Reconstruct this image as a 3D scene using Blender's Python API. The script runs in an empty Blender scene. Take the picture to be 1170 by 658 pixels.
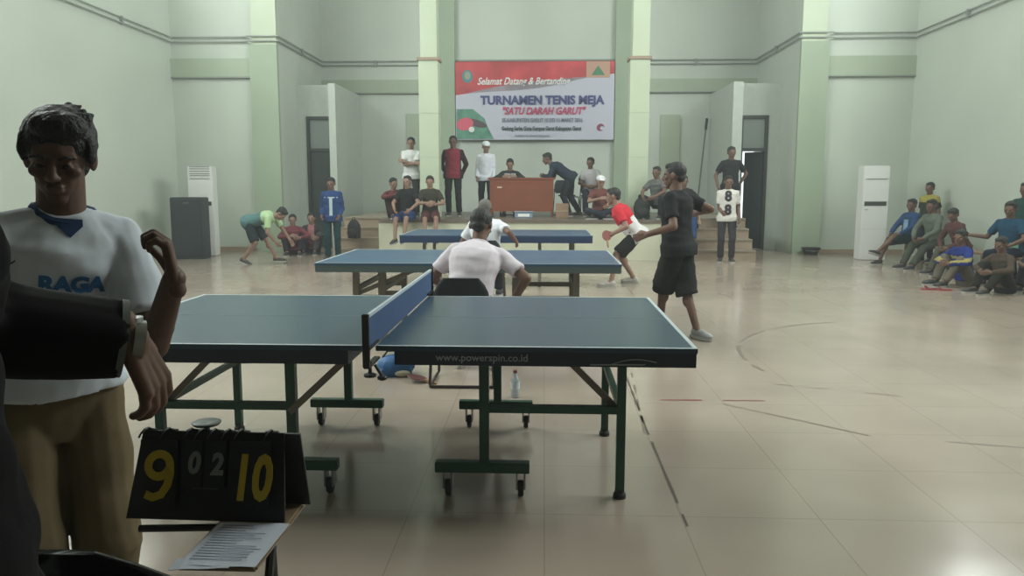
import bpy, bmesh, math, random
from mathutils import Vector, Matrix, noise
from mathutils.bvhtree import BVHTree
random.seed(7)
S = bpy.context.scene
COL = S.collection
PI = math.pi
def V(*a): return Vector(a)

# ------------------------------------------------------------------ camera
F, PITCH, YAW, ROLL, H = .8797, .1298, .0412, .0011, 1.4314
cam = bpy.data.cameras.new('camera'); co = bpy.data.objects.new('camera', cam); COL.objects.link(co)
fw = V(-math.sin(YAW)*math.cos(PITCH), math.cos(YAW)*math.cos(PITCH), -math.sin(PITCH))
r0 = V(math.cos(YAW), math.sin(YAW), 0); u0 = r0.cross(fw)
rr = r0*math.cos(ROLL)+u0*math.sin(ROLL); uu = u0*math.cos(ROLL)-r0*math.sin(ROLL)
co.matrix_world = Matrix(((rr.x, uu.x, -fw.x, 0), (rr.y, uu.y, -fw.y, 0), (rr.z, uu.z, -fw.z, H), (0, 0, 0, 1)))
cam.sensor_width = 36; cam.lens = F*1000/1170*36; cam.clip_start = .05; cam.clip_end = 200
S.camera = co
# ------------------------------------------------------------------ world, lights, exposure
S.view_settings.view_transform = 'Standard'; S.view_settings.look = 'None'
S.view_settings.gamma = 1; S.view_settings.use_curve_mapping = False
S.view_settings.exposure = 0.85
w = bpy.data.worlds.new('sky'); S.world = w; w.use_nodes = True
bg = w.node_tree.nodes['Background']; bg.inputs[0].default_value = (.86, .97, 1, 1); bg.inputs[1].default_value = .9
WINDOWS = []   # (x, y0, y1) of the high side windows
WZ0, WZ1 = 5.9, 7.6
for x in (-8.2, 7.83):
    for k in range(4): WINDOWS.append((x, 2.4+k*3.1, 4.9+k*3.1))
WIN_POWER = 230
for x, y0, y1 in WINDOWS:
    l = bpy.data.lights.new('window_daylight', 'AREA'); l.shape = 'RECTANGLE'
    l.size = WZ1-WZ0; l.size_y = y1-y0; l.energy = WIN_POWER; l.color = (.93, 1, .955)
    o = bpy.data.objects.new('window_daylight', l); COL.objects.link(o)
    s = 1 if x < 0 else -1
    o.location = (x-s*.08, (y0+y1)/2, (WZ0+WZ1)/2); o.rotation_euler = (0, -s*PI/2, 0)

# ------------------------------------------------------------------ materials
MATS = {}
def mat(name, col, rough=.7, metal=0, spec=.5, noise_amt=0, nscale=8, emit=0, bump=0, bscale=40, coat=0):
    if name in MATS: return MATS[name]
    m = bpy.data.materials.new(name); m.use_nodes = True; nt = m.node_tree; b = nt.nodes['Principled BSDF']
    b.inputs['Base Color'].default_value = (*col, 1); b.inputs['Roughness'].default_value = rough
    b.inputs['Metallic'].default_value = metal; b.inputs['Specular IOR Level'].default_value = spec
    b.inputs['Coat Weight'].default_value = coat
    tc = nt.nodes.new('ShaderNodeTexCoord')
    if noise_amt:
        n = nt.nodes.new('ShaderNodeTexNoise'); n.inputs['Scale'].default_value = nscale; n.inputs['Detail'].default_value = 5
        nt.links.new(tc.outputs['Object'], n.inputs['Vector'])
        r = nt.nodes.new('ShaderNodeValToRGB')
        r.color_ramp.elements[0].position = .3; r.color_ramp.elements[1].position = .7
        r.color_ramp.elements[0].color = (*[c*(1-noise_amt) for c in col], 1)
        r.color_ramp.elements[1].color = (*[min(1, c*(1+noise_amt)) for c in col], 1)
        nt.links.new(n.outputs['Fac'], r.inputs[0]); nt.links.new(r.outputs[0], b.inputs['Base Color'])
    if bump:
        n2 = nt.nodes.new('ShaderNodeTexNoise'); n2.inputs['Scale'].default_value = bscale
        nt.links.new(tc.outputs['Object'], n2.inputs['Vector'])
        bp = nt.nodes.new('ShaderNodeBump'); bp.inputs['Strength'].default_value = bump; bp.inputs['Distance'].default_value = .01
        nt.links.new(n2.outputs['Fac'], bp.inputs['Height']); nt.links.new(bp.outputs[0], b.inputs['Normal'])
    if emit:
        b.inputs['Emission Color'].default_value = (*col, 1); b.inputs['Emission Strength'].default_value = emit
    MATS[name] = m; return m
def cloth(name, col): return mat('cloth_'+name, col, .9, spec=.2, noise_amt=.07, nscale=9, bump=.3, bscale=14)
WALL = mat('plaster_pale_green', (.51, .555, .495), .6, noise_amt=.05, nscale=.7, bump=.15, bscale=6)
GREEN = mat('paint_green', (.315, .385, .285), .55, noise_amt=.05, nscale=1.2)
BEAM = mat('paint_beam_green', (.36, .42, .32), .6, noise_amt=.05, nscale=1.2)
PILLAR = mat('paint_pillar', (.46, .52, .39), .5, noise_amt=.05, nscale=1.5)
PARTI = mat('paint_partition', (.48, .525, .475), .6, noise_amt=.04)
CREAM = mat('stage_cream', (.52, .52, .40), .5, noise_amt=.08, nscale=2)
BROWN = mat('stair_brown', (.34, .26, .19), .5, noise_amt=.12, nscale=3)
STAGETOP = mat('stage_tile_dark', (.14, .11, .09), .4, noise_amt=.1)
CEIL = mat('ceiling_white', (.6, .63, .58), .8)
DOORM = mat('door_dark', (.035, .05, .05), .4)
DFRAME = mat('door_frame_dark', (.03, .035, .032), .45)
TRANSOM = mat('transom_pane', (.24, .28, .26), .25)
PIPE = mat('conduit_grey', (.24, .27, .24), .5)
WHITE = mat('white_paint', (.75, .76, .74), .4)
DARK = mat('black_plastic', (.012, .012, .013), .35)
GLOSSBLACK = mat('black_gloss', (.008, .009, .009), .12)
RUBBER = mat('rubber', (.02, .02, .02), .7)
STEEL = mat('steel', (.35, .36, .36), .35, 1)
LEGGREEN = mat('leg_green', (.018, .085, .05), .4)
LEGBROWN = mat('leg_brown', (.20, .175, .13), .5)
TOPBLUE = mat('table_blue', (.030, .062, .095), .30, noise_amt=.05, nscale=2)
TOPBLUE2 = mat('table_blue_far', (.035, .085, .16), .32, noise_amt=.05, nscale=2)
APRON = mat('table_apron', (.010, .022, .035), .45)
APRON2 = mat('table_apron_far', (.07, .10, .10), .5)
APRON3 = mat('table_apron_back', (.012, .03, .085), .45)
LINE = mat('line_white', (.40, .45, .47), .5)
NETM = mat('net_blue', (.02, .055, .14), .8, noise_amt=.1, nscale=3)
SKIN = mat('skin', (.15, .083, .060), .55, spec=.35, noise_amt=.08, nscale=12)
SKINL = mat('skin_light', (.25, .15, .112), .55, spec=.35, noise_amt=.08, nscale=12)
SKIND = mat('skin_dark', (.12, .068, .050), .55, spec=.35, noise_amt=.08, nscale=12)
HAIR = mat('hair_black', (.009, .009, .010), .6, bump=.8, bscale=90)
HAIRG = mat('hair_grey', (.13, .12, .11), .7, bump=.8, bscale=90)
EYE = mat('eye_dark', (.01, .008, .008), .2)

def floor_mat():
    m = bpy.data.materials.new('glossy_floor_tiles'); m.use_nodes = True; nt = m.node_tree; b = nt.nodes['Principled BSDF']
    tc = nt.nodes.new('ShaderNodeTexCoord'); mp = nt.nodes.new('ShaderNodeMapping'); mp.inputs['Location'].default_value = (-.61, -.25, 0)
    nt.links.new(tc.outputs['Object'], mp.inputs['Vector'])
    br = nt.nodes.new('ShaderNodeTexBrick'); br.offset = 0; br.squash = 1
    br.inputs['Scale'].default_value = 1; br.inputs['Brick Width'].default_value = .6; br.inputs['Row Height'].default_value = .6
    br.inputs['Mortar Size'].default_value = .004; br.inputs['Mortar Smooth'].default_value = .4
    br.inputs['Color1'].default_value = (.37, .31, .26, 1); br.inputs['Color2'].default_value = (.358, .30, .25, 1)
    br.inputs['Mortar'].default_value = (.29, .24, .195, 1)
    nt.links.new(mp.outputs[0], br.inputs['Vector'])
    n = nt.nodes.new('ShaderNodeTexNoise'); n.inputs['Scale'].default_value = .9; n.inputs['Detail'].default_value = 6
    nt.links.new(tc.outputs['Object'], n.inputs['Vector'])
    mx = nt.nodes.new('ShaderNodeMix'); mx.data_type = 'RGBA'; mx.blend_type = 'MULTIPLY'; mx.inputs[0].default_value = 1
    r = nt.nodes.new('ShaderNodeValToRGB'); r.color_ramp.elements[0].color = (.82, .8, .78, 1); r.color_ramp.elements[1].color = (1.08, 1.06, 1.05, 1)
    r.color_ramp.elements[0].position = .3; r.color_ramp.elements[1].position = .7
    nt.links.new(n.outputs['Fac'], r.inputs[0]); nt.links.new(br.outputs['Color'], mx.inputs[6]); nt.links.new(r.outputs[0], mx.inputs[7])
    nt.links.new(mx.outputs[2], b.inputs['Base Color'])
    n2 = nt.nodes.new('ShaderNodeTexNoise'); n2.inputs['Scale'].default_value = 2.2
    nt.links.new(tc.outputs['Object'], n2.inputs['Vector'])
    mr = nt.nodes.new('ShaderNodeMapRange'); mr.inputs[3].default_value = .10; mr.inputs[4].default_value = .24
    nt.links.new(n2.outputs['Fac'], mr.inputs[0]); nt.links.new(mr.outputs[0], b.inputs['Roughness'])
    bp = nt.nodes.new('ShaderNodeBump'); bp.inputs['Strength'].default_value = .06; bp.inputs['Distance'].default_value = .01
    nt.links.new(n2.outputs['Fac'], bp.inputs['Height']); nt.links.new(bp.outputs[0], b.inputs['Normal'])
    return m
FLOORM = floor_mat()

# ------------------------------------------------------------------ mesh helpers
WORK = bpy.data.scenes.new('workbench')   # scratch scene, removed at the end
class MB:
    def __init__(s): s.v = []; s.f = []
    def add(s, vs, fs):
        n = len(s.v); s.v += [tuple(v) for v in vs]; s.f += [tuple(i+n for i in f) for f in fs]; return s
    def box(s, x0, x1, y0, y1, z0, z1, M=None):
        vs = [V(x, y, z) for z in (z0, z1) for y in (y0, y1) for x in (x0, x1)]
        if M: vs = [M @ v for v in vs]
        return s.add(vs, [(0, 2, 3, 1), (4, 5, 7, 6), (0, 1, 5, 4), (2, 6, 7, 3), (0, 4, 6, 2), (1, 3, 7, 5)])
    def bar(s, a, b, w, h=None):
        a = Vector(a); b = Vector(b); h = h or w; d = (b-a).normalized()
        up = V(0, 0, 1) if abs(d.z) < .95 else V(0, 1, 0)
        x = d.cross(up).normalized()*w/2; y = x.normalized().cross(d)*h/2
        vs = [p+sx*x+sy*y for p in (a, b) for sx, sy in ((-1, -1), (1, -1), (1, 1), (-1, 1))]
        return s.add(vs, [(3, 2, 1, 0), (4, 5, 6, 7), (0, 1, 5, 4), (1, 2, 6, 5), (2, 3, 7, 6), (3, 0, 4, 7)])
    def tube(s, pts, r, n=10, r1=None):
        pts = [Vector(p) for p in pts]; vs = []; fs = []; L = len(pts); prev = None
        for i, p in enumerate(pts):
            d = (pts[min(i+1, L-1)]-pts[max(i-1, 0)]).normalized()
            if prev is None: x = d.orthogonal().normalized()
            else: x = (prev-d*prev.dot(d)).normalized()
            prev = x; y = d.cross(x); rad = r if r1 is None else r+(r1-r)*i/(L-1)
            vs += [p+(x*math.cos(2*PI*k/n)+y*math.sin(2*PI*k/n))*rad for k in range(n)]
        for i in range(L-1):
            for k in range(n): fs.append((i*n+k, i*n+(k+1) % n, (i+1)*n+(k+1) % n, (i+1)*n+k))
        fs += [tuple(range(n))[::-1], tuple(range((L-1)*n, L*n))]
        return s.add(vs, fs)
    def lathe(s, prof, M=None, n=20):
        vs = []; fs = []
        for r, z in prof: vs += [V(r*math.cos(2*PI*k/n), r*math.sin(2*PI*k/n), z) for k in range(n)]
        for i in range(len(prof)-1):
            for k in range(n): fs.append((i*n+k, i*n+(k+1) % n, (i+1)*n+(k+1) % n, (i+1)*n+k))
        fs += [tuple(range(n))[::-1], tuple(range((len(prof)-1)*n, len(prof)*n))]
        if M: vs = [M @ v for v in vs]
        return s.add(vs, fs)
    def cyl(s, a, b, r, n=16): return s.tube([a, b], r, n)
    def ell(s, c, r, R=None, n=14, m=9):
        vs = []; fs = []
        for i in range(m+1):
            t = PI*i/m
            for k in range(n):
                a = 2*PI*k/n; vs.append(V(r[0]*math.sin(t)*math.cos(a), r[1]*math.sin(t)*math.sin(a), r[2]*math.cos(t)))
        for i in range(m):
            for k in range(n): fs.append((i*n+k, (i+1)*n+k, (i+1)*n+(k+1) % n, i*n+(k+1) % n))
        if R: vs = [R @ v for v in vs]
        c = Vector(c); return s.add([v+c for v in vs], fs)
    def limb(s, a, b, ra, rb, caps=(1, 1), n=14):
        a = Vector(a); b = Vector(b); s.tube([a, b], ra, n, rb)
        if caps[0]: s.ell(a, (ra,)*3)
        if caps[1]: s.ell(b, (rb,)*3)
        return s
    def loft(s, rings, n=22, e=.85):
        # rings: (centre, X axis vector, Y axis vector) - superellipse sections
        vs = []; fs = []
        for c, ax, ay in rings:
            for k in range(n):
                a = 2*PI*k/n; ca, sa = math.cos(a), math.sin(a)
                vs.append(c+ax*math.copysign(abs(ca)**e, ca)+ay*math.copysign(abs(sa)**e, sa))
        L = len(rings)
        for i in range(L-1):
            for k in range(n): fs.append((i*n+k, i*n+(k+1) % n, (i+1)*n+(k+1) % n, (i+1)*n+k))
        fs += [tuple(range(n))[::-1], tuple(range((L-1)*n, L*n))]
        return s.add(vs, fs)
    def mesh(s, name):
        me = bpy.data.meshes.new(name); me.from_pydata(s.v, [], s.f); me.update()
        bm = bmesh.new(); bm.from_mesh(me); bmesh.ops.recalc_face_normals(bm, faces=bm.faces); bm.to_mesh(me); bm.free()
        return me
    def build(s, name, m, parent=None, bevel=0, smooth=False):
        me = s.mesh(name); me.materials.append(m)
        if bevel:
            bm = bmesh.new(); bm.from_mesh(me)
            ed = [e for e in bm.edges if len(e.link_faces) == 2 and e.calc_face_angle(0) > .5]
            bmesh.ops.bevel(bm, geom=ed, offset=bevel, segments=2, affect='EDGES', clamp_overlap=True)
            bm.to_mesh(me); bm.free()
        if smooth: smooth_mesh(me)
        return link(name, me, parent)
def smooth_mesh(me, ang=.7):
    me.polygons.foreach_set('use_smooth', [True]*len(me.polygons)); me.update()
    try: me.set_sharp_from_angle(angle=ang)
    except Exception: pass
def link(name, data, parent=None):
    o = bpy.data.objects.new(name, data); COL.objects.link(o)
    if parent: o.parent = parent
    return o
def thing(name, label, cat, loc=(0, 0, 0), rz=0, group=None):
    o = bpy.data.objects.new(name, None); o.empty_display_size = .1; COL.objects.link(o); o.location = loc; o.rotation_euler = (0, 0, rz)
    return tag(o, label, cat, group)
def tag(o, label, cat, group=None):
    o['label'] = label; o['category'] = cat
    if group: o['group'] = group
    return o
def struct(o): o['kind'] = 'structure'; return o
def copy_tree(o, parent=None):
    c = o.copy(); COL.objects.link(c); c.parent = parent
    for ch in list(o.children): copy_tree(ch, c)
    return c
def text_mesh(txt, size, bold=0, shear=0, ext=.002, align='CENTER', space=1, sx=1):
    cu = bpy.data.curves.new('lettering', 'FONT'); cu.body = txt; cu.size = size; cu.align_x = align; cu.align_y = 'CENTER'
    cu.offset = bold; cu.shear = shear; cu.extrude = ext; cu.space_character = space; cu.resolution_u = 3
    o = bpy.data.objects.new('lettering', cu); COL.objects.link(o)
    dg = bpy.context.evaluated_depsgraph_get(); me = bpy.data.meshes.new_from_object(o.evaluated_get(dg))
    bpy.data.objects.remove(o); bpy.data.curves.remove(cu)
    for v in me.vertices: v.co.x *= sx
    return me
def lettering(txt, size, M, m, parent, **k):
    me = text_mesh(txt, size, **k); me.transform(M); me.materials.clear(); me.materials.append(m)
    return link('lettering', me, parent)
def evaluate(mb, voxel, smooth=4, name='mesh'):
    me = mb.mesh(name); o = bpy.data.objects.new('tmp', me); WORK.collection.objects.link(o)
    r = o.modifiers.new('r', 'REMESH'); r.mode = 'VOXEL'; r.voxel_size = voxel
    if smooth: q = o.modifiers.new('s', 'SMOOTH'); q.factor = .5; q.iterations = smooth
    vl = WORK.view_layers[0]; vl.update(); out = bpy.data.meshes.new_from_object(o.evaluated_get(vl.depsgraph))
    bpy.data.objects.remove(o); bpy.data.meshes.remove(me); out.name = name
    out.polygons.foreach_set('use_smooth', [True]*len(out.polygons))
    return out
def ruffle(me, sx, sz, off, amt):
    nm = [v.normal.copy() for v in me.vertices]
    co_ = []
    for v, n_ in zip(me.vertices, nm):
        c = v.co; d = noise.noise(V(c.x*sx, c.y*sx, c.z*sz)+off)*amt; co_ += [c.x+n_.x*d, c.y+n_.y*d, c.z+n_.z*d]
    me.vertices.foreach_set('co', co_); me.update()
UPRIGHT = Matrix.Rotation(PI/2, 4, 'X')   # text facing -Y

# ------------------------------------------------------------------ hall shell
WL, WR, YR, YB, YF = -8.2, 7.83, 17.1, 20.46, -3.0
XL, XR = -5.82, 5.41
CZ = 8.6
struct(MB().box(WL-.3, WR+.3, YF-.3, YB+.3, -.1, 0).build('floor', FLOORM))
struct(MB().box(WL-.3, WR+.3, YF-.3, YB+.3, CZ, CZ+.15).build('ceiling', CEIL))
def side_wall(name, x, s):
    m = MB(); xa, xb = (x-.2, x) if s < 0 else (x, x+.2)
    m.box(xa, xb, YF, YR+.2, 0, WZ0).box(xa, xb, YF, YR+.2, WZ1, CZ)
    ys = [YF]+[v for (wx, a, b) in WINDOWS if wx == x for v in (a, b)]+[YR+.2]
    for i in range(0, len(ys), 2): m.box(xa, xb, ys[i], ys[i+1], WZ0, WZ1)
    struct(m.build(name, WALL))
side_wall('wall_left', WL, -1); side_wall('wall_right', WR, 1)
struct(MB().box(WL-.2, WR+.2, YF-.2, YF, 0, CZ).build('wall_rear', WALL))
struct(MB().box(WL, XL, YR, YR+.2, 0, CZ).build('wall_recess_left', WALL))
struct(MB().box(XR, WR, YR, YR+.2, 0, CZ).build('wall_recess_right', WALL))
struct(MB().box(XL-.2, XL, YR+.2, YB, 0, CZ).build('wall_alcove_left', WALL))
struct(MB().box(XR, XR+.2, YR+.2, YB, 0, CZ).build('wall_alcove_right', WALL))
m = MB(); m.box(XL-.2, 4.5, YB, YB+.2, 0, CZ); m.box(4.5, XR+.2, YB, YB+.2, 3.2, CZ)
struct(m.build('wall_back', WALL))
for i, (x, y0, y1) in enumerate(WINDOWS):
    m = MB(); xa, xb = x-.14 if x < 0 else x+.06, x-.06 if x < 0 else x+.14
    for yy in (y0, (y0+y1)/2-.03, y1-.06): m.box(xa, xb, yy, yy+.06, WZ0, WZ1)
    for zz in (WZ0, (WZ0+WZ1)/2, WZ1-.06): m.box(xa+.003, xb-.003, y0, y1, zz, zz+.06)
    struct(m.build('window_%d' % (i+1), WHITE))
# unseen slab above the camera end, added to shade the foreground
struct(MB().box(WL, WR, YF, 3.2, 3.35, 3.6).box(WL, WR, 3.1, 3.2, 3.6, 4.5).build('ceiling_shade_slab', CEIL))
# green pilasters and beams
struct(MB().box(-6.43, XL, YR-.1, YR, 0, 4.5).build('trim_1', GREEN)); struct(MB().box(XR, 6.0, YR-.1, YR, 0, 4.5).build('trim_2', GREEN))
struct(MB().box(-6.36, XL, YR-.1, YR, 4.5, CZ).build('trim_3', PILLAR)); struct(MB().box(XR, 5.92, YR-.1, YR, 4.5, CZ).build('trim_4', PILLAR))
struct(MB().box(WL, -6.43, YR-.06, YR, 3.83, 4.22).box(6.0, WR, YR-.06, YR, 3.80, 4.2).build('trim_5', BEAM))
struct(MB().box(WL, -6.43, YR-.08, YR, 3.80, 3.83).box(6.0, WR, YR-.08, YR, 3.77, 3.80).build('trim_6', PIPE))
struct(MB().box(XL, XR, YB-.08, YB, 3.88, 4.2).build('trim_7', BEAM)); struct(MB().box(XL, XR, YB-.1, YB, 3.85, 3.88).build('trim_8', PIPE))
struct(MB().box(1.80, 2.3, YB-.15, YB, .8, CZ).box(-2.95, -2.32, YB-.15, YB, .8, CZ).build('trim_9', GREEN))
struct(MB().box(-3.6, -3.25, YB-.05, YB, .8, 3.34).box(3.0, 3.5, YB-.05, YB, .8, 3.3).build('trim_10', BEAM))
# conduit pipes
def pipes(pth, n):
    m = MB()
    for dz in (4.57, 4.67): m.tube([(x, y, dz) for x, y in pth], .017, 8)
    for i in range(len(pth)-1):
        a = V(*pth[i]); b = V(*pth[i+1]); L = (b-a).length
        for k in range(1, int(L/2)+1):
            p = a+(b-a)*k/(int(L/2)+1); m.box(p.x-.025, p.x+.025, p.y-.025, p.y+.025, 4.54, 4.70)
    struct(m.build('trim_%d' % n, PIPE, smooth=True))
e = .05
pipes([(WL+e, YF+.1), (WL+e, YR-e), (-6.5, YR-e), (-6.46, YR-.14), (XL+e, YR-.14), (XL+e, YB-e), (-3.0, YB-e)], 11)
pipes([(WR-e, YF+.1), (WR-e, YR-e), (6.1, YR-e), (6.05, YR-.14), (XR-e, YR-.14), (XR-e, YB-e), (2.35, YB-e)], 12)
struct(MB().box(-2.3, 1.78, YB-.05, YB-.02, 4.66, 4.70).build('trim_13', PIPE))
# skirting
struct(MB().box(WL, XL, YR-.012, YR-.001, 0, .1).build('baseboard_left', BROWN)); struct(MB().box(6.0, WR, YR-.012, YR-.001, 0, .1).build('baseboard_right', BROWN))
# partitions & door walls
ZP = 3.8
struct(MB().box(4.25, 4.47, 17.95, YB-.01, 0, ZP).build('wall_partition_right', PARTI))
struct(MB().box(-4.98, -4.82, 17.95, YB-.01, 0, ZP).build('wall_partition_left', PARTI))
def door_wall(side, n, x0, x1, dx0, dx1):
    y = 18.25
    m = MB(); m.box(x0, dx0, y, y+.15, 0, ZP).box(dx1, x1, y, y+.15, 0, ZP).box(dx0, dx1, y, y+.15, 3.08, ZP)
    struct(m.build('wall_door_'+side, PARTI))
    d = struct(thing('door_%d' % n, 'door', 'door', (0, 0, 0))); del d['label']; del d['category']
    m = MB()
    for a in (dx0, dx1-.07): m.box(a, a+.07, y-.03, y+.16, 0, 3.08)
    m.box(dx0+.07, dx1-.07, y-.03, y+.16, 3.01, 3.08).box(dx0+.07, dx1-.07, y-.03, y+.16, 2.27, 2.34)
    m.build('door_frame', DFRAME, d, .004)
    MB().box(dx0+.07, dx1-.07, y+.04, y+.06, 2.34, 3.01).build('transom', TRANSOM, d)
    return d, y
dr, dy = door_wall('right', 1, 4.47, XR, 4.5, 5.14)
lf = MB().box(0, .55, -.02, .02, .01, 2.26).box(.08, .47, -.03, .03, .15, 1.0).box(.08, .47, -.03, .03, 1.15, 2.1).build('leaf', DOORM, dr, .004)
lf.location = (5.07, dy+.05, 0); lf.rotation_euler = (0, 0, PI-math.radians(56))
MB().cyl((.50, -.03, 1.05), (.50, -.075, 1.05), .012).cyl((.50, -.075, 1.05), (.42, -.075, 1.05), .011).build('door_handle', STEEL, lf)
dl, dy = door_wall('left', 2, XL, -4.98, -5.60, -4.99)
lf = MB().box(-5.53, -5.06, dy+.03, dy+.07, .01, 2.27).box(-5.47, -5.12, dy+.02, dy+.08, .15, 1.0).box(-5.47, -5.12, dy+.02, dy+.08, 1.15, 2.1).build('leaf', DOORM, dl, .004)
MB().cyl((-5.1, dy+.03, 1.05), (-5.1, dy-.03, 1.05), .012).cyl((-5.1, dy-.03, 1.05), (-5.2, dy-.03, 1.05), .011).build('door_handle', STEEL, lf)
# stage
SZ, SY = .8, 15.3
SX0, SX1 = -3.3, 2.95
struct(MB().box(SX0, SX1, SY, YB-.16, 0, SZ-.06).build('floor_stage_front', CREAM))
struct(MB().box(SX0-.0, SX1+.0, SY-.03, YB-.16, SZ-.06, SZ).build('floor_stage_top', STAGETOP))
for sd, (a, b) in (('left', (-4.25, SX0)), ('right', (SX1, 4.2))):
    m = MB()
    for k in range(4): m.box(a, b, SY+.1+.3*k, YB-.17, .2*k, .2*(k+1)-.03)
    struct(m.build('floor_stairs_'+sd, BROWN))
    m = MB()
    for k in range(4): m.box(a, b, SY+.08+.3*k, SY+.4+.3*k if k < 3 else YB-.17, .2*(k+1)-.03, .2*(k+1))
    struct(m.build('trim_treads_'+sd, mat('tread', (.30, .25, .19), .4)))
for i, x in enumerate((-2.6, 1.74)):
    m = MB().box(x, x+.4, 16.2, 16.6, SZ, 4.02).box(x-.0+.04, x+.38, 16.2, 16.58, 4.08, CZ)
    struct(m.build('trim_pillar_%s' % ('left', 'right')[i], PILLAR))
    struct(MB().box(x-.03, x+.43, 16.17, 16.63, 4.02, 4.08).build('trim_collar_%s' % ('left', 'right')[i], mat('collar_rust', (.3, .22, .16), .6)))
    struct(MB().box(x-.004, x+.404, 16.196, 16.604, 2.95, 2.965).box(x-.004, x+.404, 16.196, 16.604, 2.05, 2.06).build('trim_joint_%s' % ('left', 'right')[i], BEAM))

# worn lines on the floor
def strip(n, pts, w, m, dash=None):
    mb = MB(); pts = [V(*p, 0) for p in pts]
    for i in range(len(pts)-1):
        a, b = pts[i], pts[i+1]; d = (b-a).normalized(); q = V(-d.y, d.x, 0)*w/2
        L = (b-a).length; N = max(1, int(L/.12)) if dash else 1
        for k in range(N):
            if dash and random.random() > dash: continue
            p0 = a+(b-a)*k/N; p1 = a+(b-a)*(k+1)/N; j = 1 if not dash else random.uniform(.5, 1.2)
            mb.add([p0-q*j+V(0, 0, .0015), p1-q*j+V(0, 0, .0015), p1+q*j+V(0, 0, .0015), p0+q*j+V(0, 0, .0015)], [(0, 1, 2, 3)])
    struct(mb.build('trim_floor_line_%d' % n, m))
WORN = mat('worn_tape', (.085, .065, .05), .6); WORN2 = mat('worn_line', (.19, .15, .12), .5); WRED = mat('worn_red', (.20, .06, .05), .6)
strip(1, [(.64, 6.1), (.62, 4.5), (.62, 3.15)], .016, WORN, .72)
strip(2, [(.69, 5.9), (.60, 4.4)], .014, WORN2, .7)
arc = [(3.6-1.9*math.cos(t*.1), 6.4+1.95*math.sin(t*.1)) for t in range(-2, 16)]
strip(3, arc, .03, WORN2, .75)
strip(4, [(.8, 5.13), (1.5, 5.14)], .03, WRED, .6)
strip(5, [(1.2, 5.05), (1.9, 4.42), (2.7, 4.24), (4.2, 4.1)], .016, WORN2, .7)
strip(6, [(1.7, 5.6), (2.6, 5.25)], .014, WORN2, .5); strip(7, [(1.25, 5.9), (1.6, 5.85)], .02, WORN2, .5)

# ------------------------------------------------------------------ banner
bn = thing('banner', 'wide white and red event banner hung high on the back wall between two pillars', 'banner', (-.26, YB-.17, 2.66))
BW, BH = 4.08, 1.97
def wavy(x, z): return .012*math.sin(x*2.1+z)+.006*math.sin(z*5+x)
def grid_patch(fn, nx, nz, name, m, par, yo=0, th=.004):
    vs = []; fs = []
    for j in range(nz+1):
        for i in range(nx+1):
            x, z = fn(i/nx, j/nz); vs.append((x, -yo+wavy(x, z)*.5, z))
    N = len(vs); vs += [(x, y+th, z) for x, y, z in vs]
    W = nx+1
    for j in range(nz):
        for i in range(nx):
            a = j*W+i; fs.append((a, a+1, a+1+W, a+W)); fs.append((N+a+W, N+a+1+W, N+a+1, N+a))
    mb = MB(); mb.add(vs, fs); return mb.build(name, m, par, smooth=True)
VINYL = mat('banner_white', (.52, .52, .62), .45); BRED = mat('banner_red', (.50, .06, .07), .45, noise_amt=.35, nscale=1.3)
grid_patch(lambda u, v: ((u-.5)*BW, v*BH), 40, 16, 'sheet', VINYL, bn)
def hb(u): return BH-.84+.52*u**1.1+.02*math.sin(u*9)
grid_patch(lambda u, v: ((u-.5)*BW, hb(u)+(BH-hb(u))*v), 40, 6, 'red_header', BRED, bn, .003, .002)
GREY = mat('banner_swoosh', (.28, .24, .28), .45, noise_amt=.3, nscale=2)
grid_patch(lambda u, v: (-BW/2+.3+u*3.2, hb(.07+u*.78)-.055*math.sin(u*PI)+(.17*math.sin(u*PI)+.002)*v), 30, 2, 'swoosh', GREY, bn, .006, .002)
BTEAL = mat('banner_green', (.10, .26, .19), .5, noise_amt=.3, nscale=4)
def disc(cx, cz, rx, rz, name, m, par, yo, a=0):
    mb = MB(); vs = [(cx, -yo, cz)]; n = 24
    for k in range(n):
        t = 2*PI*k/n; x, z = rx*math.cos(t), rz*math.sin(t); vs.append((cx+x*math.cos(a)-z*math.sin(a), -yo, cz+x*math.sin(a)+z*math.cos(a)))
    vs2 = [(x, y+.003, z) for x, y, z in vs]; N = n+1
    fs = [(0, 1+k, 1+(k+1) % n) for k in range(n)]+[(N, N+1+(k+1) % n, N+1+k) for k in range(n)]+[(1+k, 1+(k+1) % n, N+1+(k+1) % n, N+1+k) for k in range(n)]
    mb.add(vs+vs2, fs); return mb.build(name, m, par)
pic = MB()
pic.add([(-BW/2+.02, -.012, .02), (-1.05, -.012, .02), (-1.2, -.012, .3), (-1.3, -.012, .55), (-1.6, -.012, .78), (-BW/2+.02, -.012, .78)], [(0, 1, 2, 3, 4, 5)])
pic.build('table_tennis_picture', BTEAL, bn)
disc(-1.80, .40, .22, .16, 'paddle', mat('banner_pink', (.65, .10, .16), .5), bn, .018, .2)
disc(-1.50, .42, .28, .09, 'dark_ellipse', mat('banner_dark', (.10, .06, .08), .5), bn, .016, -.3)  # dark ellipse in the banner print, beside the paddle
disc(-1.63, .26, .075, .07, 'ball', WHITE, bn, .022)
NAVY = mat('print_navy', (.05, .06, .20), .5); PINK = mat('print_red', (.48, .05, .14), .5); PGREY = mat('print_grey', (.16, .17, .24), .5)
def bt(txt, x, z, size, m, **k): lettering(txt, size, Matrix.Translation((x, -.022, z)) @ UPRIGHT, m, bn, **k)
bt('TURNAMEN TENIS MEJA', .19, .99, .30, NAVY, bold=.012, space=1.0, sx=.98)
bt('"SATU DARAH GARUT"', .22, .72, .25, PINK, bold=.008, shear=.25, space=1.0, sx=.82)
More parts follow.
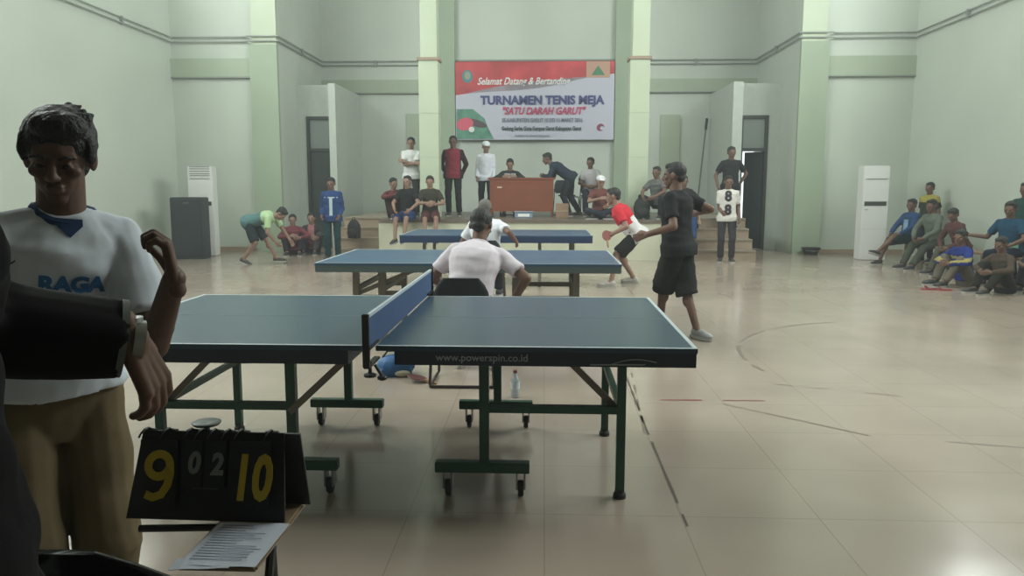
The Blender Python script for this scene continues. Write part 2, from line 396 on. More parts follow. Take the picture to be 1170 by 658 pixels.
bt('SE-KABUPATEN GARUT 10 S/D 11 MARET 2016', .2, .49, .14, PGREY, bold=.003, sx=.72)
bt('Gedung Serba Guna Kampus Garut Kabupaten Garut', .18, .28, .14, mat('print_dark', (.06, .07, .08), .5), bold=.006, sx=.68)
bt('Pendaftaran dan informasi hubungi panitia', -.05, .10, .09, PGREY, sx=.6)
bt('Selamat Datang & Bertanding', -.3, 1.47, .25, mat('print_white', (.8, .8, .8), .5), shear=.35, bold=.004, sx=.80)
disc(-1.73, 1.60, .14, .16, 'emblem', mat('emblem_teal', (.08, .22, .25), .5), bn, .012); disc(-1.73, 1.62, .08, .10, 'emblem_centre', mat('emblem_gold', (.30, .34, .25), .5), bn, .017)
MB().box(-.30, .30, -.016, -.010, -.20, .20).build('logo_panel', mat('logo_tan', (.50, .30, .22), .5), bn).location = (1.62, 0, 1.76)
mb = MB(); mb.add([(1.45, -.02, 1.62), (1.79, -.02, 1.62), (1.62, -.02, 1.86)], [(0, 1, 2)]); mb.build('logo_mark', mat('logo_green', (.06, .22, .12), .5), bn)
disc(1.70, .31, .10, .09, 'small_logo', mat('logo_maroon', (.25, .05, .10), .5), bn, .012, .6); disc(1.74, .29, .05, .045, 'small_logo_hole', VINYL, bn, .017, .6)
MB().tube([(BW/2-.02, 0, .99), (2.16, .05, 1.03)], .006, 6).build('tie_cord', RUBBER, bn); MB().tube([(-BW/2+.02, 0, BH-.03), (-2.15, .1, BH+.03)], .006, 6).build('tie_cord', RUBBER, bn)

# ------------------------------------------------------------------ table tennis tables
def caster(mb_w, mb_f, x, y, z0):
    mb_f.box(x-.022, x-.014, y-.03, y+.03, z0-.075, z0).box(x+.014, x+.022, y-.03, y+.03, z0-.075, z0)
    mb_w.lathe([(.006, -.013), (.034, -.013), (.038, -.006), (.038, .006), (.034, .013), (.006, .013)], Matrix.Translation((x, y, .038)) @ Matrix.Rotation(PI/2, 4, 'Y'), 18)
def top_half(root, x0, x1, y0, y1, mt, ap, inset, aph=.06):
    MB().box(x0, x1, y0, y1, .738, .76).build('tabletop', mt, root, .002)
    m = MB(); e = .003; w = .018; z0, z1 = .7603, .7612
    m.box(x0, x1, y0, y0+w, z0, z1).box(x0, x1, y1-w, y1, z0, z1)
    if inset > 0: m.box(x1-w, x1, y0+w, y1-w, z0, z1)
    else: m.box(x0, x0+w, y0+w, y1-w, z0, z1)
    m.box(x0, x1, (y0+y1)/2-.0015, (y0+y1)/2+.0015, z0, z1)
    m.build('white_line', LINE, root)
    m = MB(); a, b = (x0+abs(inset), x1-.005) if inset > 0 else (x0+.005, x1-abs(inset))
    m.box(a, b, y0+.002, y0+.03, .738-aph, .738).box(a, b, y1-.03, y1-.002, .738-aph, .738)
    m.box(a, a+.03, y0+.03, y1-.03, .738-aph, .738).box(b-.03, b, y0+.03, y1-.03, .738-aph, .738)
    m.build('apron', ap, root)
def net(root, cx, y0, y1, hgt=.1525):
    m = MB(); m.box(cx-.003, cx+.003, y0-.14, y1+.14, .765, .76+hgt-.012).build('net_mesh', NETM, root)
    MB().box(cx-.006, cx+.006, y0-.14, y1+.14, .76+hgt-.012, .76+hgt+.002).build('net_tape', mat('net_tape', (.33, .38, .42), .7), root)
    for y in (y0-.15, y1+.15):
        s = 1 if y < y0 else -1
        p = MB().box(cx-.014, cx+.014, y-.012, y+.012, .70, .76+hgt+.01).bar((cx, y, .775), (cx, y+s*.20, .775), .03, .012).bar((cx, y, .70), (cx, y+s*.20, .70), .03, .012).build('net_post', DARK, root, .003)
        MB().cyl((cx, y+s*.06, .715), (cx, y+s*.06, .65), .008).lathe([(.012, 0), (.026, .004), (.026, .014), (.010, .02)], Matrix.Translation((cx, y+s*.06, .645))).cyl((cx+.03, y+s*.02, .71), (cx+.06, y+s*.02, .66), .007).ell((cx+.06, y+s*.02, .655), (.022, .022, .012)).build('clamp_knob', DARK, p, smooth=True)
TX, TY = -.72, 3.2
t1 = thing('table_tennis_table', 'large dark blue table tennis table with green legs in the foreground', 'table', (TX, TY, 0))
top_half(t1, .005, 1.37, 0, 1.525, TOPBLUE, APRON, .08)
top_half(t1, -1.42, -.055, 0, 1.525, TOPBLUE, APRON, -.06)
net(t1, 0, 0, 1.525)
for s in (-1, 1):
    for y in (.25, 1.16):
        lg = MB().bar((s*1.08, y, .03), (s*1.08, y, .70), .04).build('leg', LEGGREEN, t1, .003)
        MB().lathe([(.03, 0), (.03, .018), (.022, .03), (.022, .045)], Matrix.Translation((s*1.08, y, 0))).build('rubber_foot', RUBBER, lg)
    for y in (.25, 1.28):
        ps = MB().bar((s*.45, y, .13), (s*.45, y, .70), .045).build('carriage_post', LEGGREEN, t1, .003)
        MB().box(s*.45-.23, s*.45+.21, y-.025, y+.025, .115, .165).build('carriage_beam', LEGGREEN, t1, .003)
        for dx in (-.17, .17):
            fr = MB(); wh = MB(); caster(wh, fr, s*.45+dx, y, .115); fo = fr.build('caster_fork', STEEL, t1); wh.build('wheel', RUBBER, fo, smooth=True)
    yb = .25
    MB().bar((s*.45, yb, .42), (s*1.08, yb, .42), .035).bar((s*1.08, .25, .42), (s*1.08, 1.16, .42), .03).build('cross_bar', LEGGREEN, t1)
    for yy in (.28, 1.14): MB().bar((s*1.06, yy, .42), (s*.80, yy, .68), .018, .03).build('brace', LEGBROWN, t1)
MB().bar((-.45, .22, .40), (-.15, .22, .68), .02, .032).build('brace', LEGBROWN, t1)
MB().bar((-1.08, 1.16, .42), (-.45, 1.28, .42), .03).build('cross_bar', LEGGREEN, t1)
MB().bar((.45, .262+1.02, .38), (.53, 1.28, .68), .02).build('brace', LEGGREEN, t1)
for txt, x, z, sz, kw in (('www.powerspin.co.id', .46, .712, .044, dict(bold=.0006, space=1.0, sx=1.02)),):
    lettering(txt, sz, Matrix.Translation((x, .0005, z)) @ UPRIGHT, mat('print_pale', (.30, .34, .36), .6), t1, ext=.0008, **kw)
m = MB(); pts = [(1.0+.2*t, -.0012, .688+.018*math.sin(t*PI)+.012*t) for t in [k/8 for k in range(9)]]
m.tube(pts, .0022, 6).bar((.92, -.0008, .688), (1.15, -.0008, .690), .002, .006).build('printed_logo', mat('print_pale2', (.25, .28, .28), .6), t1)
# middle table
t2 = thing('table_tennis_table', 'blue table tennis table on squat brown frames behind the seated white-shirted umpire', 'table', (-.68, 6.78, 0))
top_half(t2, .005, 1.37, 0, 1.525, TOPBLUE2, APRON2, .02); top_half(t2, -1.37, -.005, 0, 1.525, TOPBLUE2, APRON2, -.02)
for (a, b) in ((-1.05, -.80), (.42, .98)):
    for y in (.22, 1.3):
        for x in (a, b): MB().bar((x, y, 0), (x, y, .69), .055).build('leg', LEGBROWN, t2, .003)
        MB().bar((a, y, .42), (b, y, .42), .045).bar((a, y, .12), (b, y, .12), .045).build('cross_bar', LEGBROWN, t2)
    for x in (a, b): MB().bar((x, .22, .50), (x, 1.3, .50), .04).build('side_bar', LEGBROWN, t2)
MB().bar((-1.03, .24, .46), (-.5, .24, .68), .03, .04).build('brace', LEGBROWN, t2)
MB().bar((-.80, .24, .46), (-.28, .24, .46), .03, .04).bar((-.28, .24, .44), (-.28, .24, .69), .04).build('centre_stay', LEGBROWN, t2)
# back table
t3 = thing('table_tennis_table', 'farthest blue table tennis table with thin dark legs in front of the stage', 'table', (-.68, 10.85, 0))
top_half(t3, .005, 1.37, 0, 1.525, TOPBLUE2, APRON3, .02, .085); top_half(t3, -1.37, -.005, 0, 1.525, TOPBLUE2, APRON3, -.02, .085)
for x in (-1.05, -.35, .62, 1.1):
    for y in (.25, 1.27): MB().bar((x, y, 0), (x, y, .67), .045).build('leg', LEGBROWN, t3, .003)
for y in (.25, 1.27): MB().bar((-1.05, y, .25), (-.35, y, .25), .035).bar((.62, y, .25), (1.1, y, .25), .035).build('cross_bar', LEGBROWN, t3)

# ------------------------------------------------------------------ haze in the hall air
hz = bpy.data.materials.new('thin_haze'); hz.use_nodes = True; nt = hz.node_tree; nt.nodes.remove(nt.nodes['Principled BSDF'])
vs_ = nt.nodes.new('ShaderNodeVolumeScatter'); vs_.inputs['Density'].default_value = .007; vs_.inputs['Color'].default_value = (.93, 1, .97, 1); vs_.inputs['Anisotropy'].default_value = .2
nt.links.new(vs_.outputs[0], nt.nodes['Material Output'].inputs['Volume'])
ho = MB().box(WL-.25, WR+.25, YF-.25, YB+.25, -.05, CZ+.05).build('haze', hz); ho['kind'] = 'stuff'; tag(ho, 'thin dusty haze filling the air of the sports hall', 'haze')

# ------------------------------------------------------------------ furniture and equipment
def desk():
    WOOD = mat('desk_orange_wood', (.20, .062, .032), .35, noise_amt=.12, nscale=3); WD = mat('desk_dark_edge', (.22, .06, .035), .4)
    d = thing('desk', 'orange-brown wooden office desk on the stage under the banner', 'desk', (-.48, 16.55, SZ))
    MB().box(-.72, .72, -.03, .66, .80, .84).build('desktop', WOOD, d, .006)
    MB().box(-.66, .66, .0, .02, .12, .80).build('front_panel', WOOD, d)
    for s in (-1, 1): MB().box(min(s*.68, s*.64), max(s*.68, s*.64), -.01, .62, 0, .80).build('side_panel', WOOD, d, .003)
    MB().box(-.66, .66, -.008, 0, .73, .80).build('rail', WD, d)
    dr_ = MB().box(.25, .63, .05, .60, .30, .79).build('drawer_unit', WD, d, .003)
    for z in (.40, .56, .70): MB().box(.40, .50, .60, .615, z, z+.012).build('drawer_pull', STEEL, dr_)
    MB().box(-.52, -.42, -.004, 0, .62, .65).build('sticker', mat('sticker', (.55, .45, .40), .5), d)
    return d
desk()
def sheet(x, y, z, rz, w, h, label, cat='paper', lines=True, name='sheet_of_paper'):
    m = MB(); nx = 6
    vs = []; fs = []
    for i in range(nx+1):
        for j in (0, 1): vs.append(((i/nx-.5)*w, (j-.5)*h, .0015+.002*abs(math.sin(i*.9))*(1 if i not in (0,) else 0)))
    N = len(vs); vs += [(a, b, c-.001) for a, b, c in vs]
    for i in range(nx):
        a = i*2; fs += [(a, a+2, a+3, a+1), (N+a+1, N+a+3, N+a+2, N+a)]
    o = m.add(vs, fs).build(name, mat('paper', (.62, .66, .76), .7)); o.location = (x, y, z); o.rotation_euler.z = rz
    tag(o, label, cat)
    if lines:
        l = MB()
        for k in range(14):
            yy = h*.4-k*h*.06; l.box(-w*.4, w*(-.4+random.uniform(.3, .8)), yy, yy+.0022, .0042, .0046)
        l.build('handwriting', mat('ink', (.25, .28, .4), .7), o)
    return o
sheet(-.62, 16.75, SZ+.842, .3, .21, .297, 'white sheet lying on the left of the orange desk', lines=False)
sheet(-.36, 16.72, SZ+.842, -.2, .30, .21, 'white sheet lying in the middle of the orange desk', lines=False)
bx = thing('storage_box', 'small grey-blue plastic box on the stage floor under the front of the desk', 'box', (-.42, 16.15, SZ))
MB().box(-.19, .19, -.12, .12, 0, .12).build('body', mat('box_blue', (.20, .25, .33), .5), bx, .012)
MB().box(-.20, .20, -.13, .13, .12, .14).build('lid', mat('box_lid', (.28, .33, .40), .5), bx, .005)
MB().box(-.12, .12, -.125, -.119, .03, .09).build('paper_tag', WHITE, bx)
cb = thing('cardboard_box', 'brown cardboard carton on the stage floor at the right end of the desk', 'box', (.38, 16.2, SZ))
MB().box(-.13, .13, -.12, .12, 0, .30).build('carton', mat('cardboard', (.28, .18, .12), .8, noise_amt=.1), cb, .004)
MB().box(-.13, .13, -.125, -.12, .13, .16).box(-.02, .02, -.12, .12, .30, .302).build('tape', mat('tape_tan', (.36, .26, .17), .4), cb)

def air_con(x, y, rz, label, louvres, band):
    a = thing('air_conditioner', label, 'air conditioner', (x, y, 0), rz)
    MB().box(-.25, .25, -.16, .16, 0, 1.86).build('casing', mat('ac_white', (.70, .70, .69), .4), a, .012)
    m = MB()
    for z in louvres: m.box(-.20, .20, -.168, -.158, z, z+.012)
    m.build('air_grille', mat('ac_dark', (.14, .15, .14), .5), a)
    MB().box(-.21, .21, -.17, -.155, band, band+.085).build('control_panel', mat('ac_panel', (.05, .055, .05), .4), a, .003)
    MB().box(-.25, .25, -.164, -.158, .62, .625).box(-.2, -.13, -.164, -.158, band-.09, band-.06).build('seam', mat('ac_seam', (.45, .45, .44), .5), a)
    MB().box(-.24, .24, -.15, .15, 0, .03).build('plinth', mat('ac_plinth', (.3, .3, .29), .5), a)
air_con(-7.13, 15.95, .12, 'white floor-standing air conditioner half behind the black cabinet at left', (1.60, 1.66, 1.70, 1.75, 1.80, 1.84), 1.05)
air_con(6.55, 15.75, -.05, 'white floor-standing air conditioner near the right corner beside the seated spectators', (1.60,), 1.08)
sp = thing('loudspeaker', 'tall black loudspeaker cabinet standing on the floor in the left corner', 'loudspeaker', (-7.12, 15.25, 0), .12)
MB().box(-.32, .32, -.15, .24, 0, 1.23).build('cabinet', mat('speaker_black', (.035, .045, .05), .6), sp, .015)
MB().box(-.28, .28, -.165, -.15, .06, 1.17).build('grille', mat('speaker_grille', (.028, .035, .04), .8, bump=.6, bscale=160), sp, .01)
MB().box(-.06, .06, -.17, -.163, 1.10, 1.14).build('badge', mat('badge', (.08, .09, .1), .4), sp)

pl = thing('pole', 'thin dark pole leaning against the right partition at the back of the stage', 'pole', (4.0, 19.9, 0))
MB().tube([(-.12, 0, 0.8), (.12, .3, 3.0)], .02, 10).build('shaft', mat('pole_grey', (.13, .14, .12), .6), pl, smooth=True)
MB().tube([(.11, .288, 2.9), (.14, .325, 3.18)], .035, 10).build('grip', RUBBER, pl, smooth=True)
bk = thing('bucket', 'low dark basin on the floor beside the right air conditioner', 'bucket', (5.75, 16.8, 0))
MB().lathe([(.13, 0), (.19, .14), (.20, .14), (.20, .155), (.18, .155), (.125, .012)]).build('tub', RUBBER, bk, smooth=True)
MB().tube([(-.19, 0, .13), (-.12, -.14, .10), (0, -.19, .09), (.12, -.14, .10), (.19, 0, .13)], .006, 6).build('handle', STEEL, bk)

def backpack(x, y, z, rz, label, s=1):
    b = thing('backpack', label, 'bag', (x, y, z), rz)
    mb = MB().ell((0, 0, .21*s), (.17*s, .11*s, .22*s)).box(-.13*s, .13*s, -.08*s, .08*s, 0, .3*s); me = evaluate(mb, .012*s, 5, 'sack'); me.materials.append(mat('bag_black', (.015, .016, .017), .7)); link('sack', me, b)
    mb = MB().ell((0, -.10*s, .13*s), (.12*s, .05*s, .10*s)); mb.build('front_pocket', mat('bag_black', 0), b, smooth=True)
    MB().tube([(-.04*s, 0, .42*s), (-.03*s, 0, .47*s), (.03*s, 0, .47*s), (.04*s, 0, .42*s)], .01*s, 8).build('handle', RUBBER, b)
backpack(1.98, 15.75, SZ, .2, 'black backpack slumped on the stage edge against the right pillar', 1.05)
backpack(3.05, 15.95, SZ-.2, .4, 'small black bag at the top of the right steps beside the black-shirted sitter', .8)

# small things under the near table
bg_ = thing('sports_bag', 'small blue bag on the floor behind the net clamp of the near table', 'bag', (-1.13, 5.75, 0), .2)
me = evaluate(MB().ell((0, 0, .075), (.15, .10, .09)).box(-.12, .12, -.08, .08, 0, .06), .008, 4, 'pouch'); me.materials.append(mat('bag_blue', (.03, .12, .30), .6)); link('pouch', me, bg_)
MB().ell((.05, -.09, .03), (.06, .02, .025)).build('tan_patch', mat('bag_tan', (.45, .40, .30), .6), bg_, smooth=True)
MB().tube([(-.1, 0, .14), (-.06, 0, .19), (.04, 0, .19), (.08, 0, .15)], .008, 8).build('strap', RUBBER, bg_)
def racket(x, y, z, M=None, label='', col=(.25, .03, .03), s=1):
    r = thing('table_tennis_racket', label, 'racket', (x, y, z))
    if M: r.rotation_euler = M
    MB().lathe([(.005, -.004), (.074, -.004), (.078, 0), (.074, .004), (.005, .004)], n=24).build('blade', mat('racket_rubber_%.2f' % col[0], col, .6), r)
    MB().box(-.013, .013, -.175, -.06, -.011, .011).build('handle', mat('racket_wood', (.35, .22, .12), .5), r, .004)
    return r
racket(-.93, 5.55, .03, (.2, .1, 1.2), 'racket lying on the floor beside the small blue bag', (.10, .03, .03))
bo = thing('water_bottle', 'clear plastic water bottle with dark cap on the floor under the near table', 'bottle', (-.19, 5.15, 0))
PET = mat('pet_plastic', (.55, .62, .66), .15, spec=.6); PET.node_tree.nodes['Principled BSDF'].inputs['Transmission Weight'].default_value = .6
MB().lathe([(.028, 0), (.031, .01), (.031, .06), (.028, .07), (.031, .08), (.031, .12), (.012, .165), (.012, .175)]).build('bottle_body', PET, bo, smooth=True)
MB().lathe([(.0315, .065), (.0318, .066), (.0318, .11), (.0315, .111)]).build('label_wrap', mat('wrap', (.45, .5, .55), .5), bo)
MB().lathe([(.015, .172), (.015, .19), (.013, .193)]).build('cap', mat('cap_dark', (.12, .03, .05), .5), bo)

# umpire chairs
def steel_chair(x, y, z, rz, label, pad, seat=.45, top=.80, back=True):
    c = thing('chair', label, 'chair', (x, y, z), rz)   # faces -Y locally, backrest at +Y
    MB().ell((0, 0, seat), (.21, .20, .035), n=20).build('seat', pad, c, smooth=True)
    mb = MB(); n = 14
    rings = []
    for k in range(7):
        zz = top-.30+.30*k/6; hw = .205*math.sqrt(max(.05, 1-((k-2.4)/4.6)**2)); rings.append((V(0, .20+.03*k/6, zz), V(hw, 0, 0), V(0, .022, 0)))
    mb.loft(rings, 20).build('backrest', pad, c, smooth=True)
    fr = MB(); TB = .011
    for s in (-1, 1):
        fr.tube([(s*.20, .22, top-.2), (s*.21, .20, seat-.02), (s*.23, .22, .03), (s*.23, .20, .012), (s*.23, -.16, .012), (s*.22, -.19, .03), (s*.20, -.17, seat-.02)], TB, 8)
    fr.tube([(-.23, .21, .012), (.23, .21, .012)], TB, 8).tube([(-.2, -.17, seat-.03), (.2, -.17, seat-.03)], TB, 8)
    fr.build('frame', mat('chair_tube', (.07, .055, .05), .35, .6), c, smooth=True)
    return c
PADN = mat('pad_navy', (.012, .018, .022), .6)
steel_chair(-.58, 5.58, 0, PI, 'dark padded steel chair under the seated umpire at the near table', PADN, .45, .80)
steel_chair(-.72, 9.75, 0, PI, 'dark padded chair under the grey-haired umpire between the two back tables', PADN, .45, .78)
steel_chair(-.76, 17.5, SZ, 0, 'dark chair under the sitter behind the orange desk', PADN)
steel_chair(1.02, 17.3, SZ, 0, 'dark chair on the stage under the man in the grey shirt', PADN)
steel_chair(.52, 17.75, SZ, .6, 'empty dark chair on the stage behind the bending man in navy', PADN)
# tablet-arm chair carrying the scoreboard
tc = thing('tablet_chair', 'black chair with a tan writing tablet holding the scoreboard, bottom left', 'chair', (-.80, 1.3, 0))
rings = []
for k in range(17):
    u = k/16; zz = .50+.345*u; q = max(0, (u-.55)/.45); hw = .27*(1-q**2.6*.80)*(.86+.14*min(1, u*3)); rings.append((V(.03, -.13-.02*u, zz), V(hw, 0, 0), V(0, .024*(1-q**4*.6), 0)))
MB().loft(rings, 24).build('backrest', GLOSSBLACK, tc, smooth=True)
MB().ell((0, .06, .44), (.20, .19, .03), n=22).build('seat', GLOSSBLACK, tc, smooth=True)
m = MB()
for s in (-1, 1):
    m.tube([(s*.19, -.12, .6), (s*.19, -.10, .42), (s*.2, -.16, .01)], .011, 8).tube([(s*.19, -.10, .42), (s*.19, .22, .42), (s*.2, .26, .01)], .011, 8)
m.tube([(.19, .15, .42), (.22, .2, .55), (.20, .30, .635), (.10, .36, .637)], .011, 8).tube([(.10, .40, .637), (-.14, .375, .640)], .009, 8).tube([(.20, .30, .63), (.215, .28, .30), (.2, .26, .02)], .010, 8)
m.build('tube_frame', DARK, tc, smooth=True)
MB().box(.045, .215, .17, .50, .645, .66).build('writing_tablet', mat('tablet_tan', (.24, .17, .10), .5, noise_amt=.15, nscale=5), tc, .005)
sheet(-.665, 1.565, .660, -.02, .165, .205, 'white score sheet lying on the tan tablet in front of the scoreboard')
sheet(-.70, 1.475, .6595, .1, .12, .05, 'narrow white slip sticking out from under the score sheet', lines=False)

# scoreboard
SB = mat('scoreboard_black', (.010, .012, .012), .5)
sb = thing('scoreboard', 'black flip-number table tennis scoreboard reading 9 0 2 10 with yellow digits', 'scoreboard', (-.785, 1.735, .66), -.02)
TL = Matrix.Translation((0, -.055, 0)) @ Matrix.Rotation(-.22, 4, 'X')
def T(x, y, z): return TL @ V(x, y, z)
m = MB(); hw = .19
m.add([T(-hw, 0, 0), T(hw, 0, 0), T(hw-.01, 0, .205), T(-hw+.03, 0, .205), T(-hw, .006, 0), T(hw, .006, 0), T(hw-.01, .006, .205), T(-hw+.03, .006, .205)], [(0, 1, 2, 3), (7, 6, 5, 4), (0, 4, 5, 1), (1, 5, 6, 2), (2, 6, 7, 3), (3, 7, 4, 0)])
m.build('front_panel', SB, sb)
TR = Matrix.Translation((.025, .06, 0)) @ Matrix.Rotation(.28, 4, 'X')
MB().box(-hw+.02, hw, -.006, 0, 0, .205, TR).build('rear_panel', SB, sb)
for (x0, x1) in ((-.155, -.065), (-.055, -.005), (.0, .05), (.06, .155)):
    big = x1-x0 > .06
    for k in range(3): MB().box(x0-k*.001, x1-k*.001, -.010-k*.0022, -.008-k*.0022, .035 if big else .08, .185, TL).build('number_card', SB, sb)
for x in (-.15, -.10, -.045, -.018, .012, .045, .075, .145):
    a = T(x, .01, .20); m = MB(); m.lathe([(.009, -.012), (.011, 0), (.009, .018)], Matrix.Translation(a) @ Matrix.Rotation(PI/2, 4, 'Y'), 12)
    m.tube([T(x+.008*math.cos(t), -.012+.022*math.sin(t), .195+.018*math.cos(t)) for t in [k*.6 for k in range(-3, 5)]], .0025, 6)
    m.build('ring_binding', SB, sb, smooth=True)
m = MB().lathe([(.004, 0), (.03, .004), (.034, .01), (.03, .012), (.004, .008)], Matrix.Translation(T(-.02, .03, .215))); m.cyl(T(-.02, .03, .19), T(-.02, .03, .22), .007); m.build('top_knob', mat('knob_grey', (.08, .1, .09), .4), sb, smooth=True)
YEL = mat('digit_yellow', (.50, .36, .02), .6); DGR = mat('digit_grey', (.22, .23, .21), .6)
def ribbon(pts, w, M, m, parent, name):
    vs = []; L = len(pts); fs = []
    for i, p in enumerate(pts):
        a = V(*pts[max(i-1, 0)]); b = V(*pts[min(i+1, L-1)]); d = (b-a).normalized(); q = V(-d.y, d.x)*w/2; p = V(*p)
        for e_ in (0, .001): vs += [M @ V(p.x-q.x, -e_, p.y-q.y), M @ V(p.x+q.x, -e_, p.y+q.y)]
    for i in range(L-1):
        a = i*4; b = a+4; fs += [(a, b, b+1, a+1), (a+2, a+3, b+3, b+2), (a, a+2, b+2, b), (a+1, b+1, b+3, a+3)]
    return MB().add(vs, fs).build(name, m, parent)
nine = [(.026*math.cos(t)+.0015*math.sin(t), .027+.026*math.sin(t)) for t in [-.3-k*2*PI/20 for k in range(21)]]
nine = nine[:-2]+[(.026, .030), (.0275, .010), (.022, -.018), (.008, -.040), (-.012, -.047), (-.030, -.040)]
ribbon(nine, .019, TL @ Matrix.Translation((-.108, -.0165, .100)), YEL, sb, 'lettering')
for txt, x, z, sz, mm, b, sx in (('0', -.026, .132, .068, DGR, .003, .85), ('2', .030, .130, .068, DGR, .003, .85), ('10', .112, .098, .142, YEL, .005, .66)):
    lettering(txt, sz, TL @ Matrix.Translation((x, -.0165, z)) @ UPRIGHT, mm, sb, bold=b, sx=sx, ext=.0006, shear=.12)
MB().box(-.035, .03, -.0015, -.0002, .072, .076, TL).build('printed_mark', mat('mark_dim', (.08, .085, .08), .6), sb)

# long low bench at the right wall
bn2 = thing('bench', 'low wooden bench along the right wall under the row of spectators', 'bench', (7.05, 13.3, 0))
MB().box(-.18, .18, -2.4, 1.9, .38, .42).build('seat', mat('bench_wood', (.22, .15, .1), .5), bn2, .004)
for y in (-2.2, -.9, .4, 1.7):
    for s in (-1, 1): MB().bar((s*.13, y, 0), (s*.13, y, .38), .05).build('leg', mat('bench_wood', 0), bn2)

# ------------------------------------------------------------------ people
def head_mesh(vox):
    m = MB()
    m.ell((0, .015, .03), (.075, .094, .086)); m.ell((0, -.022, -.035), (.058, .062, .062)); m.ell((0, -.052, -.083), (.028, .028, .026))
    m.ell((0, -.045, -.055), (.042, .036, .034))
    m.limb((0, -.077, .018), (0, -.102, -.018), .008, .012); m.ell((-.011, -.095, -.022), (.009, .010, .008)); m.ell((.011, -.095, -.022), (.009, .010, .008))
    for s in (-1, 1):
        m.ell((s*.030, -.066, .028), (.026, .018, .008)); m.ell((s*.042, -.058, -.012), (.020, .020, .018))
        m.ell((s*.078, .012, .002), (.009, .020, .032), Matrix.Rotation(-s*.3, 3, 'Z')); m.ell((s*.030, -.074, .008), (.013, .008, .009))
    m.ell((0, -.085, -.047), (.024, .010, .006)); m.ell((0, -.083, -.058), (.021, .010, .007))
    return evaluate(m, vox, 3, 'head')
HEADS = {.0045: head_mesh(.0045), .007: head_mesh(.007)}
def hand_mesh(curl, vox):
    m = MB()
    for x in (-.026, -.009, .009, .026): m.limb((x*.55, 0, 0), (x, .085, 0), .014, .0115)
    m.limb((.0, -.03, 0), (0, .01, 0), .022, .022)
    for x, L, dy in ((.030, .072, .086), (.010, .080, .090), (-.010, .074, .087), (-.029, .058, .080)):
        p = V(x, dy, 0); a = curl*.6
        for k, fr in enumerate((.45, .30, .25)):
            q = p+V(x*.12*fr, math.cos(a)*L*fr, -math.sin(a)*L*fr); m.limb(p, q, .0095-.0008*k, .0088-.0008*k, n=10); p = q; a += curl*.9
    p0, p1, p2 = V(.022, .015, -.006), V(.047, .048, -.012-.01*curl), V(.052-.02*curl, .080, -.018-.02*curl)
    m.limb(p0, p1, .015, .011); m.limb(p1, p2, .011, .009)
    return evaluate(m, vox, 2, 'hand')
HANDS = {(c, v): hand_mesh(c, v) for c in (.25, .6, 1.25) for v in (.0035, .006)}
def hair_mesh(kind):
    m = MB()
    if kind == 'short': m.ell((0, .025, .044), (.082, .095, .083)); m.ell((0, -.028, .090), (.060, .045, .030)); m.ell((0, .06, -.015), (.058, .045, .045))
    elif kind == 'full':
        m.ell((0, .030, .052), (.092, .102, .088)); m.ell((.012, -.035, .100), (.070, .052, .038)); m.ell((0, .07, -.02), (.066, .05, .06))
        for s in (-1, 1): m.ell((s*.078, -.008, .035), (.014, .034, .040))
        for k in range(14):
            a = random.uniform(0, 6.28); t = random.uniform(.5, 1.2)
            p = V(.088*math.sin(t)*math.cos(a), .035+.1*math.sin(t)*math.sin(a), .05+.09*math.cos(t)); m.limb(p, p+V(random.uniform(-.015, .015), random.uniform(-.02, .01), .006), .013, .006, n=8)
    elif kind == 'thin': m.ell((0, .040, .030), (.080, .090, .078))
    me = evaluate(m, .0055, 6, 'hair')
    ruffle(me, 38, 38, V(0, 0, 0), .0022 if kind != 'full' else .0035)
    return me
HAIRS = {k: hair_mesh(k) for k in ('short', 'full', 'thin')}
m = MB(); m.ell((0, .018, .075), (.086, .102, .062)); m.loft([(V(0, -.10, .062), V(.055, 0, 0), V(0, .07, .0)), (V(0, -.105, .070), V(.055, 0, 0), V(0, .07, 0))], 18); m.ell((0, .018, .138), (.008, .008, .006))
CAPM = evaluate(m, .005, 2, 'cap')
EYEM = MB().ell((0, 0, 0), (.0095, .006, .0055), n=10, m=6).mesh('eye'); EYEM.materials.append(EYE)
smooth_mesh(EYEM, 3)

def ik(a, t, l1, l2, pole):
    d = t-a; L = d.length; u = d.normalized(); L = min(L, (l1+l2)*.995); L = max(L, abs(l1-l2)+.02)
    x = (l1*l1-l2*l2+L*L)/(2*L); h = math.sqrt(max(0, l1*l1-x*x)); p = (pole-u*pole.dot(u))
    p = p.normalized() if p.length > 1e-4 else u.orthogonal().normalized()
    return a+u*x+p*h, a+u*L
def append_mesh(bm, me, M):
    t = me.copy(); t.transform(M)
    if M.determinant() < 0: t.flip_normals()
    bm.from_mesh(t); bpy.data.meshes.remove(t)

